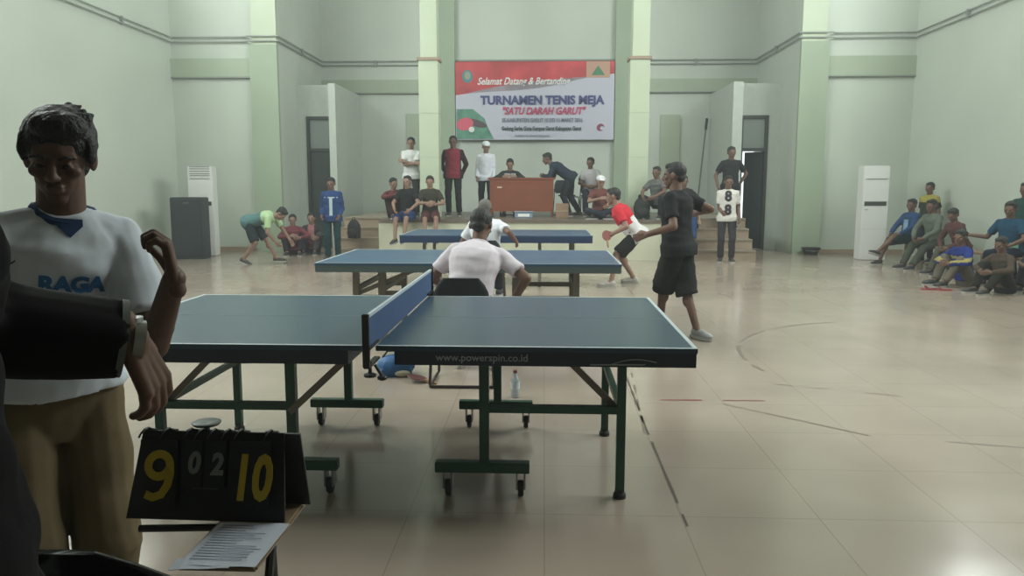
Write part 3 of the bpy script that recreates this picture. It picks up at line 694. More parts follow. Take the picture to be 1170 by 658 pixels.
class W(tuple): pass   # world-space target
def person(label, loc, yaw=0, h=1.65, pelvis=(0, 0, .88), lean=(0, 0, 1), twist=0, face=(0, -1, -.05), headup=None,
           hands=((.215, -.06, .82), (-.215, -.05, .82)), elbow=((.12, 1, -.1), (-.12, 1, -.1)), feet=((.1, .02, .08), (-.1, .02, .08)), knee=((.1, -1, .1), (-.1, -1, .1)),
           footdir=((.15, -1, 0), (-.15, -1, 0)), shirt='white', scol=(.5, .5, .5), sleeve='short', bottom='trousers', bcol=(.02, .02, .025), shoe=(.03, .03, .03),
           hair='short', hmat=None, cap=None, skin=None, vox=.012, fat=1.0, curl=(.6, .6), hem=.10, group=None, backv=None, armk=1.0, collar=None, curve=.0, eyes=True, stripes=None, neckk=1.0, headk=1.05, handdir=None, longshorts=False, baggy=1.0):
    skin = skin or SKIN; k = h/1.65; yw = math.radians(yaw)
    root = thing('person', label, 'person', loc, yw, group)
    IM = (Matrix.Translation(loc) @ Matrix.Rotation(yw, 4, 'Z')).inverted()
    def P(p):
        return IM @ Vector(p) if isinstance(p, W) else Vector(p)*k
    def D(p):
        return (IM.to_3x3() @ Vector(p)) if isinstance(p, W) else Vector(p)
    pel = P(pelvis); up = D(lean).normalized()
    lat0 = V(1, 0, 0)
    tw = math.radians(twist); lat1 = (Matrix.Rotation(tw, 3, up) @ (lat0-up*lat0.dot(up))).normalized()
    latp = (lat0-up*.0).normalized()
    TLn = .50*k; neck = pel+up*TLn
    fwd = up.cross(lat1).normalized()
    if fwd.dot(V(0, -1, 0)) < 0 and abs(fwd.y) > .3: fwd = -fwd
    fwd = -lat1.cross(up) if (-lat1.cross(up)).dot(V(0, -1, 0)+V(0, 0, -.7)) > 0 else lat1.cross(up)
    back = -fwd
    upp = (up+V(0, 0, .6)).normalized() if abs(up.z) < .75 else up
    sh = [neck+lat1*s*.152*k*(.5+.5*fat)-up*.062*k for s in (1, -1)]
    hip = [pel+latp*s*.088*k-V(0, 0, .01) for s in (1, -1)]
    hd = []; hw_ = []
    for i in (0, 1):
        eb, wr = ik(sh[i], P(hands[i]), .285*k*armk, .245*k*armk, D(elbow[i])); hd.append(eb); hw_.append(wr)
    kn = []; an = []
    for i in (0, 1):
        a, b = ik(hip[i], P(feet[i]), .41*k, .40*k, D(knee[i])); kn.append(a); an.append(b)
    hu = D(headup).normalized() if headup else (up*.5+V(0, 0, 1)).normalized()
    fd = D(face); fd = (fd-hu*fd.dot(hu)*.0).normalized()
    hy = -fd; hx = hy.cross(hu).normalized(); hz = hx.cross(hy).normalized()
    hc = neck+hu*.146*k+fd*.022*k*neckk
    HM = Matrix(((hx.x, hy.x, hz.x, hc.x), (hx.y, hy.y, hz.y, hc.y), (hx.z, hy.z, hz.z, hc.z), (0, 0, 0, 1))) @ Matrix.Scale(k*headk, 4)
    def torso(mb, off, lo, hi=1.0, fz=1.0):
        # sections along the spine: (t, half width, half depth)
        prof = [(-.20, .165, .105), (-.07, .170, .112), (0, .168, .112), (.07, .164, .111), (.22, .150, .105), (.45, .145, .102), (.68, .162, .112), (.84, .162, .108), (.93, .122, .080), (1.02, .070, .058)]
        rings = []
        for t, a, b in prof:
            if t < lo-.01 or t > hi: continue
            c = pel+up*(t*TLn)+back*(curve*k*math.sin(max(0, min(1, t))*PI))+(fwd*.012*k if .1 < t < .6 else V(0, 0, 0))
            lt = (latp*(1-max(0, t))+lat1*max(0, t)).normalized(); lt = (lt-up*lt.dot(up)).normalized() if t > .1 else lt
            fy = up.cross(lt).normalized()
            o2 = off+(.020*k if off > .008 and t <= (0 if hem > 0 else .08) else 0)
            rings.append((c, lt*(a*k*fat+o2), fy*(b*k*fat*fz+o2)))
        mb.loft(rings, 22, 1.0)
    # body
    b = MB(); torso(b, -.012, 0.0)
    b.limb(neck-up*.04*k, hc-hu*.03*k+hy*.01, .060*k, .056*k)
    for i in (0, 1):
        b.limb(neck-up*.03*k, sh[i], .05*k, .048*k); b.limb(sh[i], hd[i], .050*k, .038*k); b.limb(hd[i], hw_[i], .039*k, .028*k)
        mid = hd[i]+(hw_[i]-hd[i])*.3; b.ell(mid, (.038*k,)*3)
        b.limb(hip[i], kn[i], .080*k, .050*k); b.limb(kn[i], an[i], .048*k, .034*k); c = kn[i]+(an[i]-kn[i])*.28; fdir = D(footdir[i]).normalized()
        b.ell(c-fdir*.012*k, (.053*k, .053*k, .075*k))
        b.limb(an[i], an[i]+fdir*.12*k-V(0, 0, .045*k), .034*k, .026*k); b.limb(an[i], an[i]-V(0, 0, .03*k)-fdir*.03*k, .034*k, .034*k)
    body = evaluate(b, vox, 4, 'body')
    bm = bmesh.new(); bm.from_mesh(body)
    near = vox < .009
    append_mesh(bm, HEADS[.0045 if near else .007], HM)
    for i in (0, 1):
        d = (hw_[i]-hd[i]).normalized(); s = 1 if i == 0 else -1
        if handdir and handdir[i]: d = D(handdir[i]).normalized()
        ov = D(backv[i]) if backv and backv[i] else lat1*s
        z = (ov-d*ov.dot(d)); z = z.normalized() if z.length > .05 else d.orthogonal().normalized()
        x = d.cross(z)*(1)
        M = Matrix(((x.x*s, d.x, z.x, hw_[i].x), (x.y*s, d.y, z.y, hw_[i].y), (x.z*s, d.z, z.z, hw_[i].z), (0, 0, 0, 1)))
        # thumb towards x for the left hand, mirrored for the right
        append_mesh(bm, HANDS[(curl[i], .0035 if near else .006)], M @ Matrix.Scale(k, 4))
    bm.to_mesh(body); bm.free(); body.polygons.foreach_set('use_smooth', [True]*len(body.polygons)); body.materials.clear(); body.materials.append(skin)
    link('body', body, root)
    # shirt
    b = MB(); off = .010
    torso(b, off, -.21 if hem >= .1 else (-.08 if hem >= .05 else (0.0 if hem > 0 else .06)), 1.03)
    for i in (0, 1):
        b.limb(neck-up*.026*k, sh[i], .060*k, .057*k)
        if sleeve == 'short':
            e_ = sh[i]+(hd[i]-sh[i])*.72; b.limb(sh[i], e_, .062*k, .064*k, (1, 0))
        elif sleeve == 'long':
            b.limb(sh[i], hd[i], .062*k, .052*k); b.limb(hd[i], hw_[i]-(hw_[i]-hd[i]).normalized()*.01, .052*k, .040*k, (1, 0))
        elif sleeve == 'bulky':
            b.limb(sh[i], hd[i], .082*k, .080*k); b.limb(hd[i], hw_[i]-(hw_[i]-hd[i]).normalized()*.01, .080*k, .060*k, (1, 0))
    sm = evaluate(b, vox, 3, 'shirt')
    ruffle(sm, 9, 16, V(*loc), .009 if not near else .014)
    cm = cloth(shirt, scol); sm.materials.clear(); sm.materials.append(cm)
    if stripes:
        sm.materials.append(cloth(stripes[0], stripes[1]))
        for p in sm.polygons:
            if stripes[2](p.center-pel, up, lat1): p.material_index = 1
    so = link('shirt' if sleeve != 'bulky' else 'jacket', sm, root)
    if collar:
        b = MB(); pts = []
        for q in range(13):
            a = 2*PI*q/12; pts.append(neck+up*.012*k+(lat1*math.sin(a)*.068+fwd*math.cos(a)*.062)*k-up*.025*k*max(0, math.cos(a)))
        b.tube(pts, .013*k, 8); b.build('collar', cloth(*collar), so, smooth=True)
    # bottoms
    b = MB(); torso(b, .004, -.2, .24)
    for i in (0, 1):
        if bottom == 'shorts':
            e_ = hip[i]+(kn[i]-hip[i])*.93; b.limb(hip[i], e_, .094*k, .092*k, (1, 0))
            if longshorts: b.limb(e_, kn[i]+(an[i]-kn[i])*.16, .098*k, .108*k, (1, 0)); b.limb(hip[i], kn[i], .105*k, .11*k, (1, 0))
        else:
            b.limb(hip[i], kn[i], .090*k, .070*k*baggy); e_ = an[i]+(kn[i]-an[i]).normalized()*.015; b.limb(kn[i], e_, .068*k*baggy, .060*k*baggy, (1, 0))
    bmh = evaluate(b, vox, 3, 'bottoms')
    ruffle(bmh, 8, 12, V(*loc)*2, .009)
    bmh.materials.clear(); bmh.materials.append(cloth('b_'+label[:18], bcol)); link('shorts' if bottom == 'shorts' else 'trousers', bmh, root)
    # shoes
    if shoe:
        for i in (0, 1):
            fdir = D(footdir[i]).normalized(); side = fdir.cross(V(0, 0, 1)).normalized(); a = an[i]
            b = MB(); z0 = -.075*k; un = side.cross(fdir).normalized()
            R = Matrix((side, fdir, un)).transposed()
            b.ell(a+fdir*.13*k+un*(z0+.034*k), (.048*k, .075*k, .034*k), R); b.ell(a-fdir*.01*k+un*(z0+.05*k), (.042*k, .055*k, .055*k), R); b.ell(a+fdir*.06*k+un*(z0+.045*k), (.042*k, .09*k, .042*k), R)
            me = evaluate(b, max(.007, vox*.7), 3, 'shoe'); me.materials.append(mat('shoe_%.2f_%.2f' % (shoe[0], shoe[2]), shoe, .6)); o = link('shoe', me, root)
            rings = []
            for zz in (z0-.004, z0+.022*k): rings.append((a+fdir*.058*k+un*zz, side*.050*k, fdir*.142*k))
            MB().loft(rings, 20).build('sole', mat('sole_pale', (.35, .34, .31), .7), o)
    # hair, cap, eyes
    if hair:
        hm = HAIRS[hair].copy(); hm.transform(HM); hm.materials.clear(); hm.materials.append(hmat or HAIR); link('hair', hm, root)
    if cap:
        cmh = CAPM.copy(); cmh.transform(HM); cmh.materials.clear(); cmh.materials.append(cloth('cap_%.2f' % cap[0], cap)); link('cap', cmh, root)
    if eyes:
        for s in (1, -1):
            eo = link('eye', EYEM, root); eo.matrix_local = HM @ Matrix.Translation((s*.031, -.0805, .006))
            if near:
                bb = MB(); bb.tube([(s*.015, -.086, .026), (s*.032, -.084, .032), (s*.050, -.073, .027)], .0038, 6); me = bb.mesh('eyebrow'); me.transform(HM); me.materials.append(HAIR); link('eyebrow', me, root)
    root['_'] = 0; del root['_']
    return dict(root=root, shirt=so, sm=sm, HM=HM, wr=hw_, el=hd, neck=neck, pel=pel, up=up, fwd=fwd, lat=lat1)

def on_shirt(pp, me, origin, xdir, m, name, inv_scale=1):
    """wrap a flat mesh (x right, y up) onto the front of a shirt; origin/directions in person space"""
    bvh = BVHTree.FromPolygons([v.co for v in pp['sm'].vertices], [p.vertices for p in pp['sm'].polygons])
    up = pp['up']; x = xdir.normalized(); n = x.cross(up).normalized()
    bm = bmesh.new(); bm.from_mesh(me); bmesh.ops.subdivide_edges(bm, edges=[e for e in bm.edges if e.calc_length() > .03], cuts=2)
    for v in bm.verts:
        p = origin+x*v.co.x+up*v.co.y+n*.4; hit = bvh.ray_cast(p, -n, 1.0)
        q = hit[0] if hit[0] is not None else p-n*.28
        v.co = q+n*(.004+v.co.z)
    bm.to_mesh(me); bm.free(); me.materials.clear(); me.materials.append(m); return link(name, me, pp['shirt'])

BLK = (.012, .013, .014)
# --- foreground
p1 = person('man with dark wavy hair in a white printed shirt and khaki trousers, left foreground', (-1.25, 1.97, 0), yaw=44, h=1.635, vox=.007, baggy=1.25, pelvis=(-.05, .05, .88), feet=((.03, .07, .08), (-.14, .07, .08)),
    lean=(.08, -.15, 1), face=(-.42, -1, -.34), headk=.97, hands=(W((-.885, 1.80, 1.215)), (-.30, -.05, .80)), elbow=(W((.05, 0, -1.0)), (-.5, .6, -.3)), armk=1.13,
    shirt='white_ref', scol=(.60, .65, .72), sleeve='short', bcol=(.15, .115, .065), shoe=(.04, .03, .03), hair='full', skin=SKIND, curl=(1.25, .25), fat=.93, hem=0,
    collar=('navy_collar', (.03, .06, .14)), backv=(W((1, .4, 0)), None), handdir=(W((-.12, -.1, 1)), None))
n1 = p1['fwd']
me = text_mesh('RAGA', .056, bold=.003, ext=.0006, sx=1.0); on_shirt(p1, me, p1['pel']+p1['up']*.335+p1['lat']*.005, p1['lat'], mat('print_blue', (.02, .12, .30), .7), 'lettering')
me = text_mesh('TENIS MEJA', .018, bold=.001, ext=.0006); on_shirt(p1, me, p1['pel']+p1['up']*.293+p1['lat']*.005, p1['lat'], mat('print_blue2', (.08, .3, .3), .7), 'lettering')
mb = MB(); pts = [(-.165+.05*t, .375+.016*(t-.35)**2*3-.005, 0) for t in [q/8 for q in range(9)]]
mb.tube(pts, .004, 6, .0015); me = mb.mesh('printed_mark'); on_shirt(p1, me, p1['pel'], p1['lat'], mat('print_black', (.015, .015, .02), .7), 'printed_mark')
mb = MB(); mb.add([(-.03, .480, 0), (0, .452, 0), (.03, .480, 0), (.03, .497, 0), (-.03, .497, 0)], [(0, 1, 2, 3, 4)]); on_shirt(p1, mb.mesh('undershirt'), p1['pel'], p1['lat'], cloth('navy_collar', (.03, .06, .14)), 'undershirt')
p2 = person('person in a black jacket with grey cuff at the far left edge', (-.76, .81, 0), yaw=175, h=1.68, vox=.007,
    lean=(.20, -.04, 1), face=(-.2, -1, -.3), hands=((.28, -.05, .82), W((-.645, 1.16, 1.195))), elbow=((.5, 1, -.3), W((-.9, 0, -.1))), armk=1.0,
    shirt='black_jacket', scol=(.008, .008, .009), sleeve='bulky', bcol=(.010, .010, .011), shoe=(.02, .02, .02), hair='short', skin=SKIN, curl=(.6, .6), fat=1.10, hem=.1,
    backv=(None, W((1, -.2, .3))), handdir=(None, W((.25, .35, -1))))
def ring_on(pp, i, t0, r, w_, name, m, parent):
    a, b = pp['el'][i], pp['wr'][i]; d = (b-a).normalized(); c = a+(b-a)*t0
    return MB().loft([(c-d*w_/2, d.orthogonal().normalized()*r, d.cross(d.orthogonal().normalized())*r), (c+d*w_/2, d.orthogonal().normalized()*r, d.cross(d.orthogonal().normalized())*r)], 24, 1).build(name, m, parent, smooth=True)
ring_on(p2, 1, .94, .061, .010, 'cuff_band', cloth('cuff_grey', (.16, .18, .16)), p2['shirt'])
wt = thing('wristwatch', 'steel wristwatch on the wrist below the black jacket cuff', 'watch', p2['root'].location, math.radians(175))
o = ring_on(p2, 1, 1.04, .031, .016, 'watch_band', STEEL, wt)
a_ = p2['wr'][1]; MB().lathe([(.004, 0), (.019, 0), (.019, .008), (.004, .009)], Matrix.Translation(a_+V(0, 0, .027))).build('watch_case', STEEL, wt, smooth=True)
# --- umpires
person('umpire in a white shirt and black hair seated with back turned behind the near table', (-.56, 5.62, 0), yaw=176, h=1.68, vox=.009, pelvis=(0, 0, .53), lean=(-.12, -.46, 1), face=(-.2, -1, -.45),
    hands=((.16, -.36, .62), (-.32, -.22, .58)), elbow=((.8, .4, -.2), (-.9, .6, -.2)), feet=((.14, -.40, .08), (-.14, -.38, .08)), knee=((.2, -1, 1), (-.2, -1, 1)),
    shirt='umpire_white', scol=(.62, .56, .62), sleeve='short', bcol=(.02, .022, .03), hair='short', fat=1.12, curve=.05, skin=SKIN, collar=('collar_pale', (.60, .54, .60)))
person('umpire in a white shirt with thin grey hair seated beyond the middle table', (-.72, 9.72, 0), yaw=182, h=1.66, vox=.011, pelvis=(0, 0, .53), lean=(.05, -.22, 1), face=(.1, -1, -.3),
    hands=((.20, -.35, .60), W((-.36, 9.80, .76))), elbow=((.8, .4, -.2), (-.6, .5, -.5)), feet=((.14, -.40, .08), (-.14, -.38, .08)), knee=((.2, -1, 1), (-.2, -1, 1)),
    shirt='umpire_white2', scol=(.68, .70, .76), sleeve='short', bcol=(.02, .022, .03), hair='thin', hmat=HAIRG, fat=1.15, curve=.04)
# --- players
p5 = person('player in black T-shirt and long black shorts standing right of the middle table', (1.29, 7.42, 0), yaw=-120, h=1.68, vox=.009, pelvis=(0, 0, .87), lean=(0, -.08, 1), face=(.15, -1, -.1),
    hands=(W((.96, 7.20, 1.00)), W((1.50, 7.72, 1.18))), elbow=((.4, .5, -1), (-.5, .6, -.5)), feet=(W((1.16, 7.62, .08)), W((1.47, 7.32, .08))), footdir=((0, -1, 0), W((.5, -.85, 0))),
    shirt='black_tee', scol=BLK, sleeve='short', bottom='shorts', bcol=(.014, .013, .013), shoe=(.30, .30, .31), hair='short', longshorts=True, fat=1.22, curl=(.6, 1.25), skin=SKIN)
racket(1.53, 7.83, 1.22, (1.2, .3, .9), 'dark racket held out in the right hand of the player in black', (.03, .02, .02))
RED = (.52, .03, .045)
p6 = person('player in a red and white jersey crouching with a red racket', (1.25, 11.4, 0), yaw=-98, h=1.68, vox=.010, pelvis=(0, .12, .74), lean=(0, -.62, .80), face=(.0, -1, -.15),
    hands=(W((.96, 11.12, .76)), W((1.05, 11.62, .75))), elbow=((.4, .8, -.6), (-.4, .8, -.6)), feet=(W((.98, 11.12, .08)), W((1.36, 11.55, .08))), knee=((.2, -1, .1), (-.2, -1, .1)), footdir=((.1, -1, 0), (-.2, -1, 0)),
    shirt='red_jersey', scol=(.60, .58, .58), sleeve='short', bottom='shorts', bcol=BLK, shoe=(.40, .37, .34), hair='short', fat=1.2, curl=(1.25, .6), skin=SKINL,
    stripes=('red_top', RED, lambda d, up, lat: d.dot(up) > .26 or (abs(d.dot(lat)) > .15 and d.dot(up) > .18)))
racket(.90, 11.08, .75, (1.3, 0, .5), 'round red racket held low by the player in the red jersey', (.22, .05, .04))
p24 = person('player in a teal shirt and dark shorts bending down to the floor at the left', (-5.32, 14.2, 0), yaw=85, h=1.62, vox=.010, pelvis=(0, .17, .80), lean=(0, -.97, .20), headup=(0, -.85, .5), face=(0, -.5, -.85),
    hands=(W((-4.72, 14.30, .36)), W((-4.95, 14.05, .42))), elbow=((.4, .3, .2), (-.4, .3, .2)), feet=(W((-5.05, 14.35, .08)), W((-5.60, 14.10, .10))), footdir=((0, -1, 0), (0, -.9, -.35)),
    shirt='teal', scol=(0.088, 0.177, 0.184), sleeve='short', bottom='shorts', bcol=(0.020, 0.029, 0.037), shoe=(.05, .04, .04), hair='short', fat=1.08, curve=.03, skin=SKINL,
    stripes=('lime', (.38, .52, .30), lambda d, up, lat: d.dot(up) > .30))
# --- standing on stage
Z = SZ
p12 = person('man in a white T-shirt with folded arms standing beside the left pillar on the stage', (-2.87, 16.75, Z), h=1.70, hands=((-.10, -.20, 1.14), (.12, -.22, 1.10)), elbow=((1, 0, -.5), (-1, 0, -.5)),
    shirt='white_tee', scol=(.68, .68, .68), bcol=(.03, .03, .032), skin=SKINL, backv=(W((0, -1, .2)), W((0, -1, .2))))
person('man in a red jacket standing right of the left pillar on the stage', (-1.98, 16.9, Z), h=1.74, hands=((.16, .16, .86), (-.16, .16, .86)), elbow=((1, .4, 0), (-1, .4, 0)),
    shirt='black_sleeve', scol=(.03, .012, .016), sleeve='long', bcol=(.014, .014, .016), skin=SKIN, hem=.1, fat=1.08, feet=((.12, -.02, .08), (-.10, .02, .08)),
    stripes=('red_vest', (.22, .025, .045), lambda d, up, lat: abs(d.dot(lat)) < .155))
person('person in a white cap and white shirt standing at the left end of the desk', (-1.30, 17.35, Z), h=1.64, face=(.3, -1, -.25), hands=((.18, -.16, .84), (-.20, -.12, .86)),
    shirt='white_long', scol=(.62, .64, .70), sleeve='long', bcol=(.02, .025, .04), cap=(.68, .70, .74), hair='thin', hmat=HAIR, skin=SKINL)
person('person in a grey top with black raglan sleeves seated behind the desk', (-.76, 17.42, Z), h=1.62, pelvis=(0, 0, .53), lean=(0, -.18, 1), face=(0, -1, -.35), hands=((.14, -.42, .88), (-.14, -.42, .88)), elbow=((1, .2, -.4), (-1, .2, -.4)),
    feet=((.12, -.38, .08), (-.12, -.38, .08)), knee=((.1, -1, 1), (-.1, -1, 1)), shirt='black_raglan', scol=(.025, .028, .03), sleeve='long', hem=.02, skin=SKINL,
    stripes=('grey_body', (.40, .43, .48), lambda d, up, lat: abs(d.dot(lat)) < .13 and d.dot(up) < .44))
person('man in a dark navy shirt bending over the right end of the desk', (.58, 16.98, Z), yaw=-92, h=1.68, pelvis=(0, 0, .84), lean=(0, -.84, .52), headup=(0, -.45, .9), face=(.1, -1, -.35), hands=((.10, -.60, .87), (-.2, -.56, .87)), elbow=((.6, 0, -.6), (-.6, 0, -.6)),
    feet=((.1, -.02, .08), (-.12, .20, .08)), shirt='navy', scol=(.02, .03, .05), sleeve='long', bcol=(.018, .022, .03), skin=SKIN, fat=1.08, curve=.02)
person('man in a pale grey shirt seated on a chair at the right of the stage', (1.02, 17.25, Z), h=1.64, pelvis=(0, 0, .53), lean=(0, -.06, 1), face=(-.4, -1, -.1), hands=((.06, -.26, .66), (-.06, -.30, .66)), elbow=((1, .2, -.4), (-1, .2, -.4)),
    feet=((.12, -.40, .08), (-.12, -.38, .08)), knee=((.1, -1, 1), (-.1, -1, 1)), shirt='grey_pink', scol=(.42, .40, .42), sleeve='short', bcol=(.018, .02, .035), hem=.02, skin=SKIN)
CROSS = dict(pelvis=(0, 0, .11), feet=((-.12, -.30, .08), (.12, -.34, .08)), knee=((1, -.6, .3), (-1, -.6, .3)), footdir=((-1, -.3, 0), (1, -.3, 0)), hem=.02)
person('sitter in a white cap and brownish red shirt on the stage edge', (1.13, 15.75, Z), h=1.62, lean=(0, -.12, 1), face=(.2, -1, -.2), hands=((.16, -.36, .28), (-.02, -.34, .42)), elbow=((1, 0, -.5), (-1, 0, -.5)),
    shirt='brown_red', scol=(0.136, 0.048, 0.041), sleeve='short', bcol=(0.020, 0.024, 0.041), cap=(.66, .66, .68), hair='thin', hmat=HAIR, skin=SKINL, **CROSS)
UP = dict(pelvis=(0, 0, .11), feet=((.14, -.46, .08), (-.12, -.42, .08)), knee=((.3, -.4, 1), (-.3, -.4, 1)), hem=.02)
EDGE = dict(pelvis=(0, 0, .11), feet=((.10, -.50, -.36), (-.10, -.48, -.38)), knee=((.1, -1, .6), (-.1, -1, .6)), hem=.02, footdir=((.1, -1, -.2), (-.1, -1, -.2)))
person('youth in a maroon top sitting at the left end of the stage', (-3.06, 15.8, Z), yaw=20, h=1.58, lean=(-.1, -.25, 1), face=(.3, -1, -.2), hands=((.20, -.36, .36), (-.06, -.40, .50)), elbow=((1, 0, -.2), (-1, 0, -.2)),
    shirt='maroon', scol=(0.116, 0.034, 0.037), sleeve='long', bcol=(0.027, 0.014, 0.014), skin=SKINL, **UP)
person('sitter in a black shirt and blue shorts with legs hanging over the left stage edge', (-2.72, 15.42, Z), yaw=-12, h=1.62, lean=(0, -.03, 1), hands=((.18, -.34, .20), (-.16, -.34, .2)), elbow=((1, .4, -.2), (-1, .4, -.2)),
    shirt='black_sit', scol=(0.011, 0.012, 0.015), bottom='shorts', bcol=(0.020, 0.048, 0.136), skin=SKINL, **EDGE)
person('sitter in a dark olive shirt and maroon shorts before the left pillar', (-2.28, 15.46, Z), yaw=8, h=1.62, lean=(0, -.1, 1), face=(-.1, -1, -.15), hands=((.06, -.32, .30), (-.04, -.30, .33)), elbow=((1, .2, -.4), (-1, .2, -.4)),
    shirt='camo', scol=(0.037, 0.034, 0.024), bottom='shorts', bcol=(0.082, 0.027, 0.031), skin=SKINL, **EDGE)
person('person in a grey shirt squatting on the stage right of the right pillar', (2.30, 15.85, Z), yaw=-35, h=1.62, pelvis=(0, .08, .32), lean=(0, -.25, 1), hands=((.14, -.40, .46), (-.12, -.40, .44)), elbow=((1, 0, -.3), (-1, 0, -.3)),
    feet=((.14, -.12, .08), (-.14, -.14, .08)), knee=((.4, -1, .5), (-.4, -1, .5)), shirt='grey_dark', scol=(.12, .12, .12), bcol=(.02, .022, .025), skin=SKIN, hem=.02)
person('sitter in a black T-shirt on the stage edge beside the right steps', (2.74, 15.44, Z), yaw=5, h=1.64, lean=(0, -.04, 1), hands=((.20, -.30, .24), (-.18, -.32, .24)), elbow=((1, .4, -.2), (-1, .4, -.2)),
    shirt='black_sit2', scol=(.014, .015, .016), bcol=(.02, .02, .022), skin=SKIN, **EDGE)
p10 = person('youth in a white T-shirt with a large black print standing before the right steps', (3.52, 15.02, 0), h=1.66, yaw=-8, face=(.1, -1, -.1), hands=((.22, -.08, .86), (-.12, -.24, .96)), shirt='white_print', scol=(.62, .60, .56), bcol=(.03, .03, .033), skin=SKIN)
me = text_mesh('8\n8', .26, bold=.014, ext=.001, sx=.95)
on_shirt(p10, me, p10['pel']+p10['up']*.25, p10['lat'], mat('print_black', 0), 'printed_figure')
person('man in a black T-shirt standing on the right steps in front of the open door', (3.80, 16.05, .6), h=1.66, yaw=-6, face=(.2, -1, -.1), hands=((.20, .10, .90), (-.24, -.02, .84)), elbow=((1, .4, -.2), (-1, .5, -.2)), shirt='black_tee2', scol=(.018, .02, .022), bcol=(.02, .02, .022), skin=SKIN)
p23 = person('youth in a blue jacket with white chest band standing by the left steps', (-4.15, 15.0, 0), h=1.62, yaw=6, face=(-.1, -1, -.15), hands=((.17, -.14, .90), (-.18, -.15, .90)), elbow=((.2, 1, -.3), (-.2, 1, -.3)),
    shirt='blue_jacket', scol=(0.020, 0.048, 0.150), sleeve='long', bcol=(0.010, 0.034, 0.041), skin=SKIN, fat=1.05)
mb = MB(); mb.box(-.13, .13, .36, .38, -.001, .001).box(-.03, .03, .02, .36, -.001, .001); on_shirt(p23, mb.mesh('chest_band'), p23['pel'], p23['lat'], mat('band_white', (.40, .48, .52), .8), 'chest_band')
backpack(-3.86, 15.55, .40, -.4, 'black bag on the left steps behind the youth in the blue jacket', .9)
person('sitter in a maroon top on the floor by the left alcove corner', (-5.38, 16.35, 0), yaw=15, h=1.62, lean=(0, -.12, 1), hands=((.16, -.38, .38), (-.04, -.36, .42)), elbow=((1, 0, -.3), (-1, 0, -.3)), shirt='maroon2', scol=(0.163, 0.041, 0.054), sleeve='long', bcol=(0.020, 0.017, 0.020), skin=SKINL, **UP)
person('sitter in a dark jacket over a pink shirt beside the left dark door', (-5.06, 16.65, 0), yaw=5, h=1.66, lean=(0, -.06, 1), hands=((.20, -.42, .36), (.06, -.42, .38)), elbow=((1, 0, -.3), (-1, 0, -.3)), shirt='dark_jkt', scol=(.03, .035, .035), sleeve='long', bcol=(.05, .05, .055), skin=SKINL,
    stripes=('pink_front', (.30, .12, .13), lambda d, up, lat: abs(d.dot(lat)) < .07), **UP)
# --- right wall spectators
BEN = dict(pelvis=(0, 0, .50), knee=((.1, -1, 1), (-.1, -1, 1)), hem=.02)
person('youth in a blue jacket and maroon shorts on the bench, one foot stretched out', (6.85, 14.75, 0), yaw=-72, h=1.60, lean=(0, .05, 1), face=(.2, -1, -.1), hands=((.12, -.34, .60), (-.10, -.34, .60)), elbow=((1, .2, -.4), (-1, .2, -.4)),
    feet=((-.05, -.66, .26), (-.10, -.56, .08)), footdir=((0, -1, .3), (0, -1, 0)), shirt='blue_bench', scol=(0.020, 0.054, 0.136), sleeve='long', bottom='shorts', bcol=(0.109, 0.034, 0.037), skin=SKIN,
    stripes=('pale_blue', (.22, .34, .48), lambda d, up, lat: abs(d.dot(lat)) < .05 and .1 < d.dot(up) < .36), **BEN)
person('boy in a dark shirt with a yellow collar standing against the right wall', (7.42, 15.25, 0), yaw=-60, h=1.54, face=(.2, -1, -.1), shirt='dark_boy', scol=(.03, .035, .03), bcol=(.02, .022, .03), skin=SKIN, collar=('yellow', (.60, .52, .06)),
    stripes=('yellow_yoke', (.33, .29, .07), lambda d, up, lat: d.dot(up) > .34))
person('person in a grey-green jacket and olive trousers leaning forward on the bench', (6.98, 14.05, 0), yaw=-68, h=1.62, lean=(0, -.22, 1), face=(.1, -1, -.2), hands=((.10, -.40, .56), (-.12, -.38, .56)), elbow=((1, .2, -.4), (-1, .2, -.4)),
    feet=((.14, -.66, .08), (-.12, -.60, .08)), shirt='grey_green', scol=(0.116, 0.136, 0.109), sleeve='long', bcol=(0.058, 0.068, 0.051), skin=SKIN, **BEN)
person('person in a maroon shirt and olive trousers leaning forward on the bench', (6.95, 13.05, 0), yaw=-75, h=1.50, lean=(0, -.5, 1), face=(.1, -1, -.5), hands=((.10, -.40, .50), (-.12, -.38, .50)), elbow=((1, .2, -.4), (-1, .2, -.4)),
    feet=((.14, -.62, .08), (-.12, -.56, .08)), shirt='maroon_bench', scol=(0.095, 0.041, 0.041), sleeve='long', bcol=(0.082, 0.082, 0.058), skin=SKIN, **BEN)
person('youth in a royal blue jersey and grey trousers sitting on the floor, knees raised', (6.22, 11.55, 0), yaw=-80, h=1.58, lean=(0, -.22, 1), face=(.3, -1, -.2), hands=((.14, -.40, .36), (-.02, -.40, .38)), elbow=((1, 0, -.3), (-1, 0, -.3)), shirt='royal', scol=(0.017, 0.034, 0.177), sleeve='long', bcol=(0.136, 0.116, 0.088), skin=SKIN,
    stripes=('yellow_trim', (.32, .27, .10), lambda d, up, lat: .33 < d.dot(up) < .37), **UP)
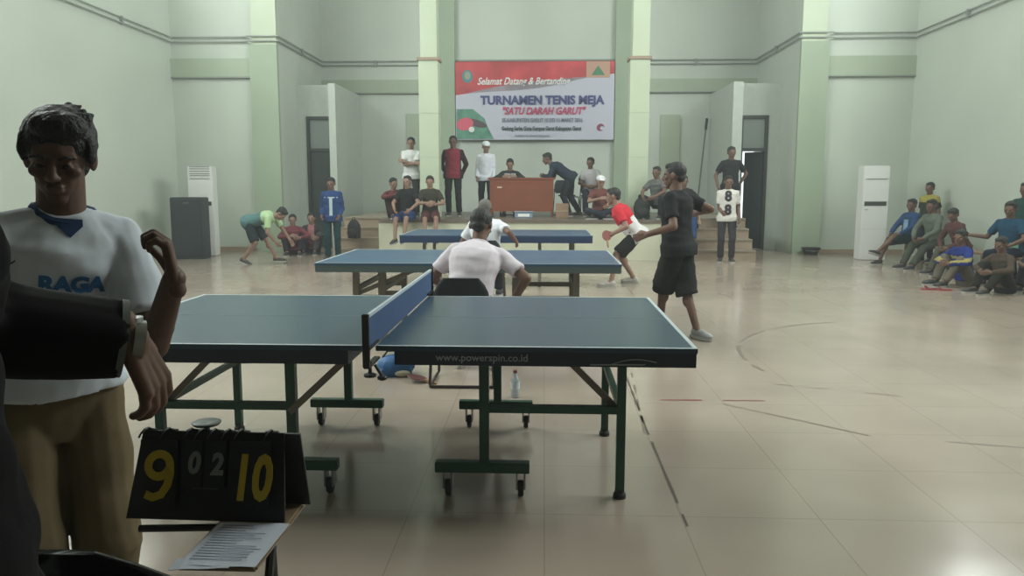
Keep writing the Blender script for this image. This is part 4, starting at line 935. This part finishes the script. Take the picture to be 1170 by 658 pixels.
person('youth in a teal blue shirt on the bench reaching one bare arm forward', (6.95, 11.75, 0), yaw=-55, h=1.62, lean=(0, -.16, 1), face=(.1, -1, -.2), hands=((.12, -.36, .60), W((6.52, 12.1, .72))), elbow=((1, .2, -.4), (-.4, .2, -.8)),
    feet=((.14, -.50, .08), (-.12, -.50, .08)), shirt='teal_blue', scol=(0.014, 0.061, 0.116), sleeve='short', bcol=(0.014, 0.017, 0.041), skin=SKIN,
    stripes=('lime_patch', (.30, .55, .40), lambda d, up, lat: d.dot(lat) > .04 and d.dot(lat) < .14 and .06 < d.dot(up) < .16), **BEN)
person('person in a dark green shirt standing behind the teal-shirted youth at the right wall', (7.32, 12.1, 0), yaw=-60, h=1.52, face=(0, -1, -.1), shirt='dark_green', scol=(.02, .06, .055), bcol=(.02, .022, .03), skin=SKIN)
person('sitter in a dark brown top on the floor at the right edge of the photo', (6.32, 10.75, 0), yaw=-75, h=1.48, lean=(0, -.2, 1), face=(.2, -1, -.3), hands=((.14, -.40, .34), (-.06, -.42, .34)), elbow=((1, 0, -.3), (-1, 0, -.3)), shirt='brown_top', scol=(0.068, 0.048, 0.034), sleeve='long', bcol=(0.024, 0.024, 0.020), skin=SKIN, **UP)
person('sitter in a navy shirt with yellow shoulders on the floor at the right edge', (6.98, 10.85, 0), yaw=-70, h=1.62, lean=(0, -.1, 1), hands=((.14, -.40, .36), (-.06, -.42, .36)), elbow=((1, 0, -.3), (-1, 0, -.3)), shirt='navy_y', scol=(.02, .03, .08), sleeve='short', bcol=(.03, .03, .04), skin=SKIN,
    stripes=('yellow_sh', (.45, .38, .08), lambda d, up, lat: d.dot(up) > .40), **UP)
for i in (0, 1):
    sd = thing('sandal', ('red sandal on the floor before the youth in royal blue, nearer the wall', 'red sandal on the floor before the youth in royal blue, farther from the wall')[i], 'sandal', (5.62-.16*i, 11.0+.05*i, 0), 1.2+.3*i, 'red sandals')
    MB().loft([(V(0, 0, .002), V(.045, 0, 0), V(0, .12, 0)), (V(0, 0, .022), V(.045, 0, 0), V(0, .12, 0))], 18).build('sole', mat('sandal_red', (.30, .05, .06), .6), sd)
    MB().tube([(-.042, .02, .02), (-.02, .05, .055), (.02, .05, .055), (.042, .02, .02)], .009, 8).build('strap', mat('sandal_strap', (.18, .03, .04), .6), sd, smooth=True)

bpy.data.scenes.remove(WORK)
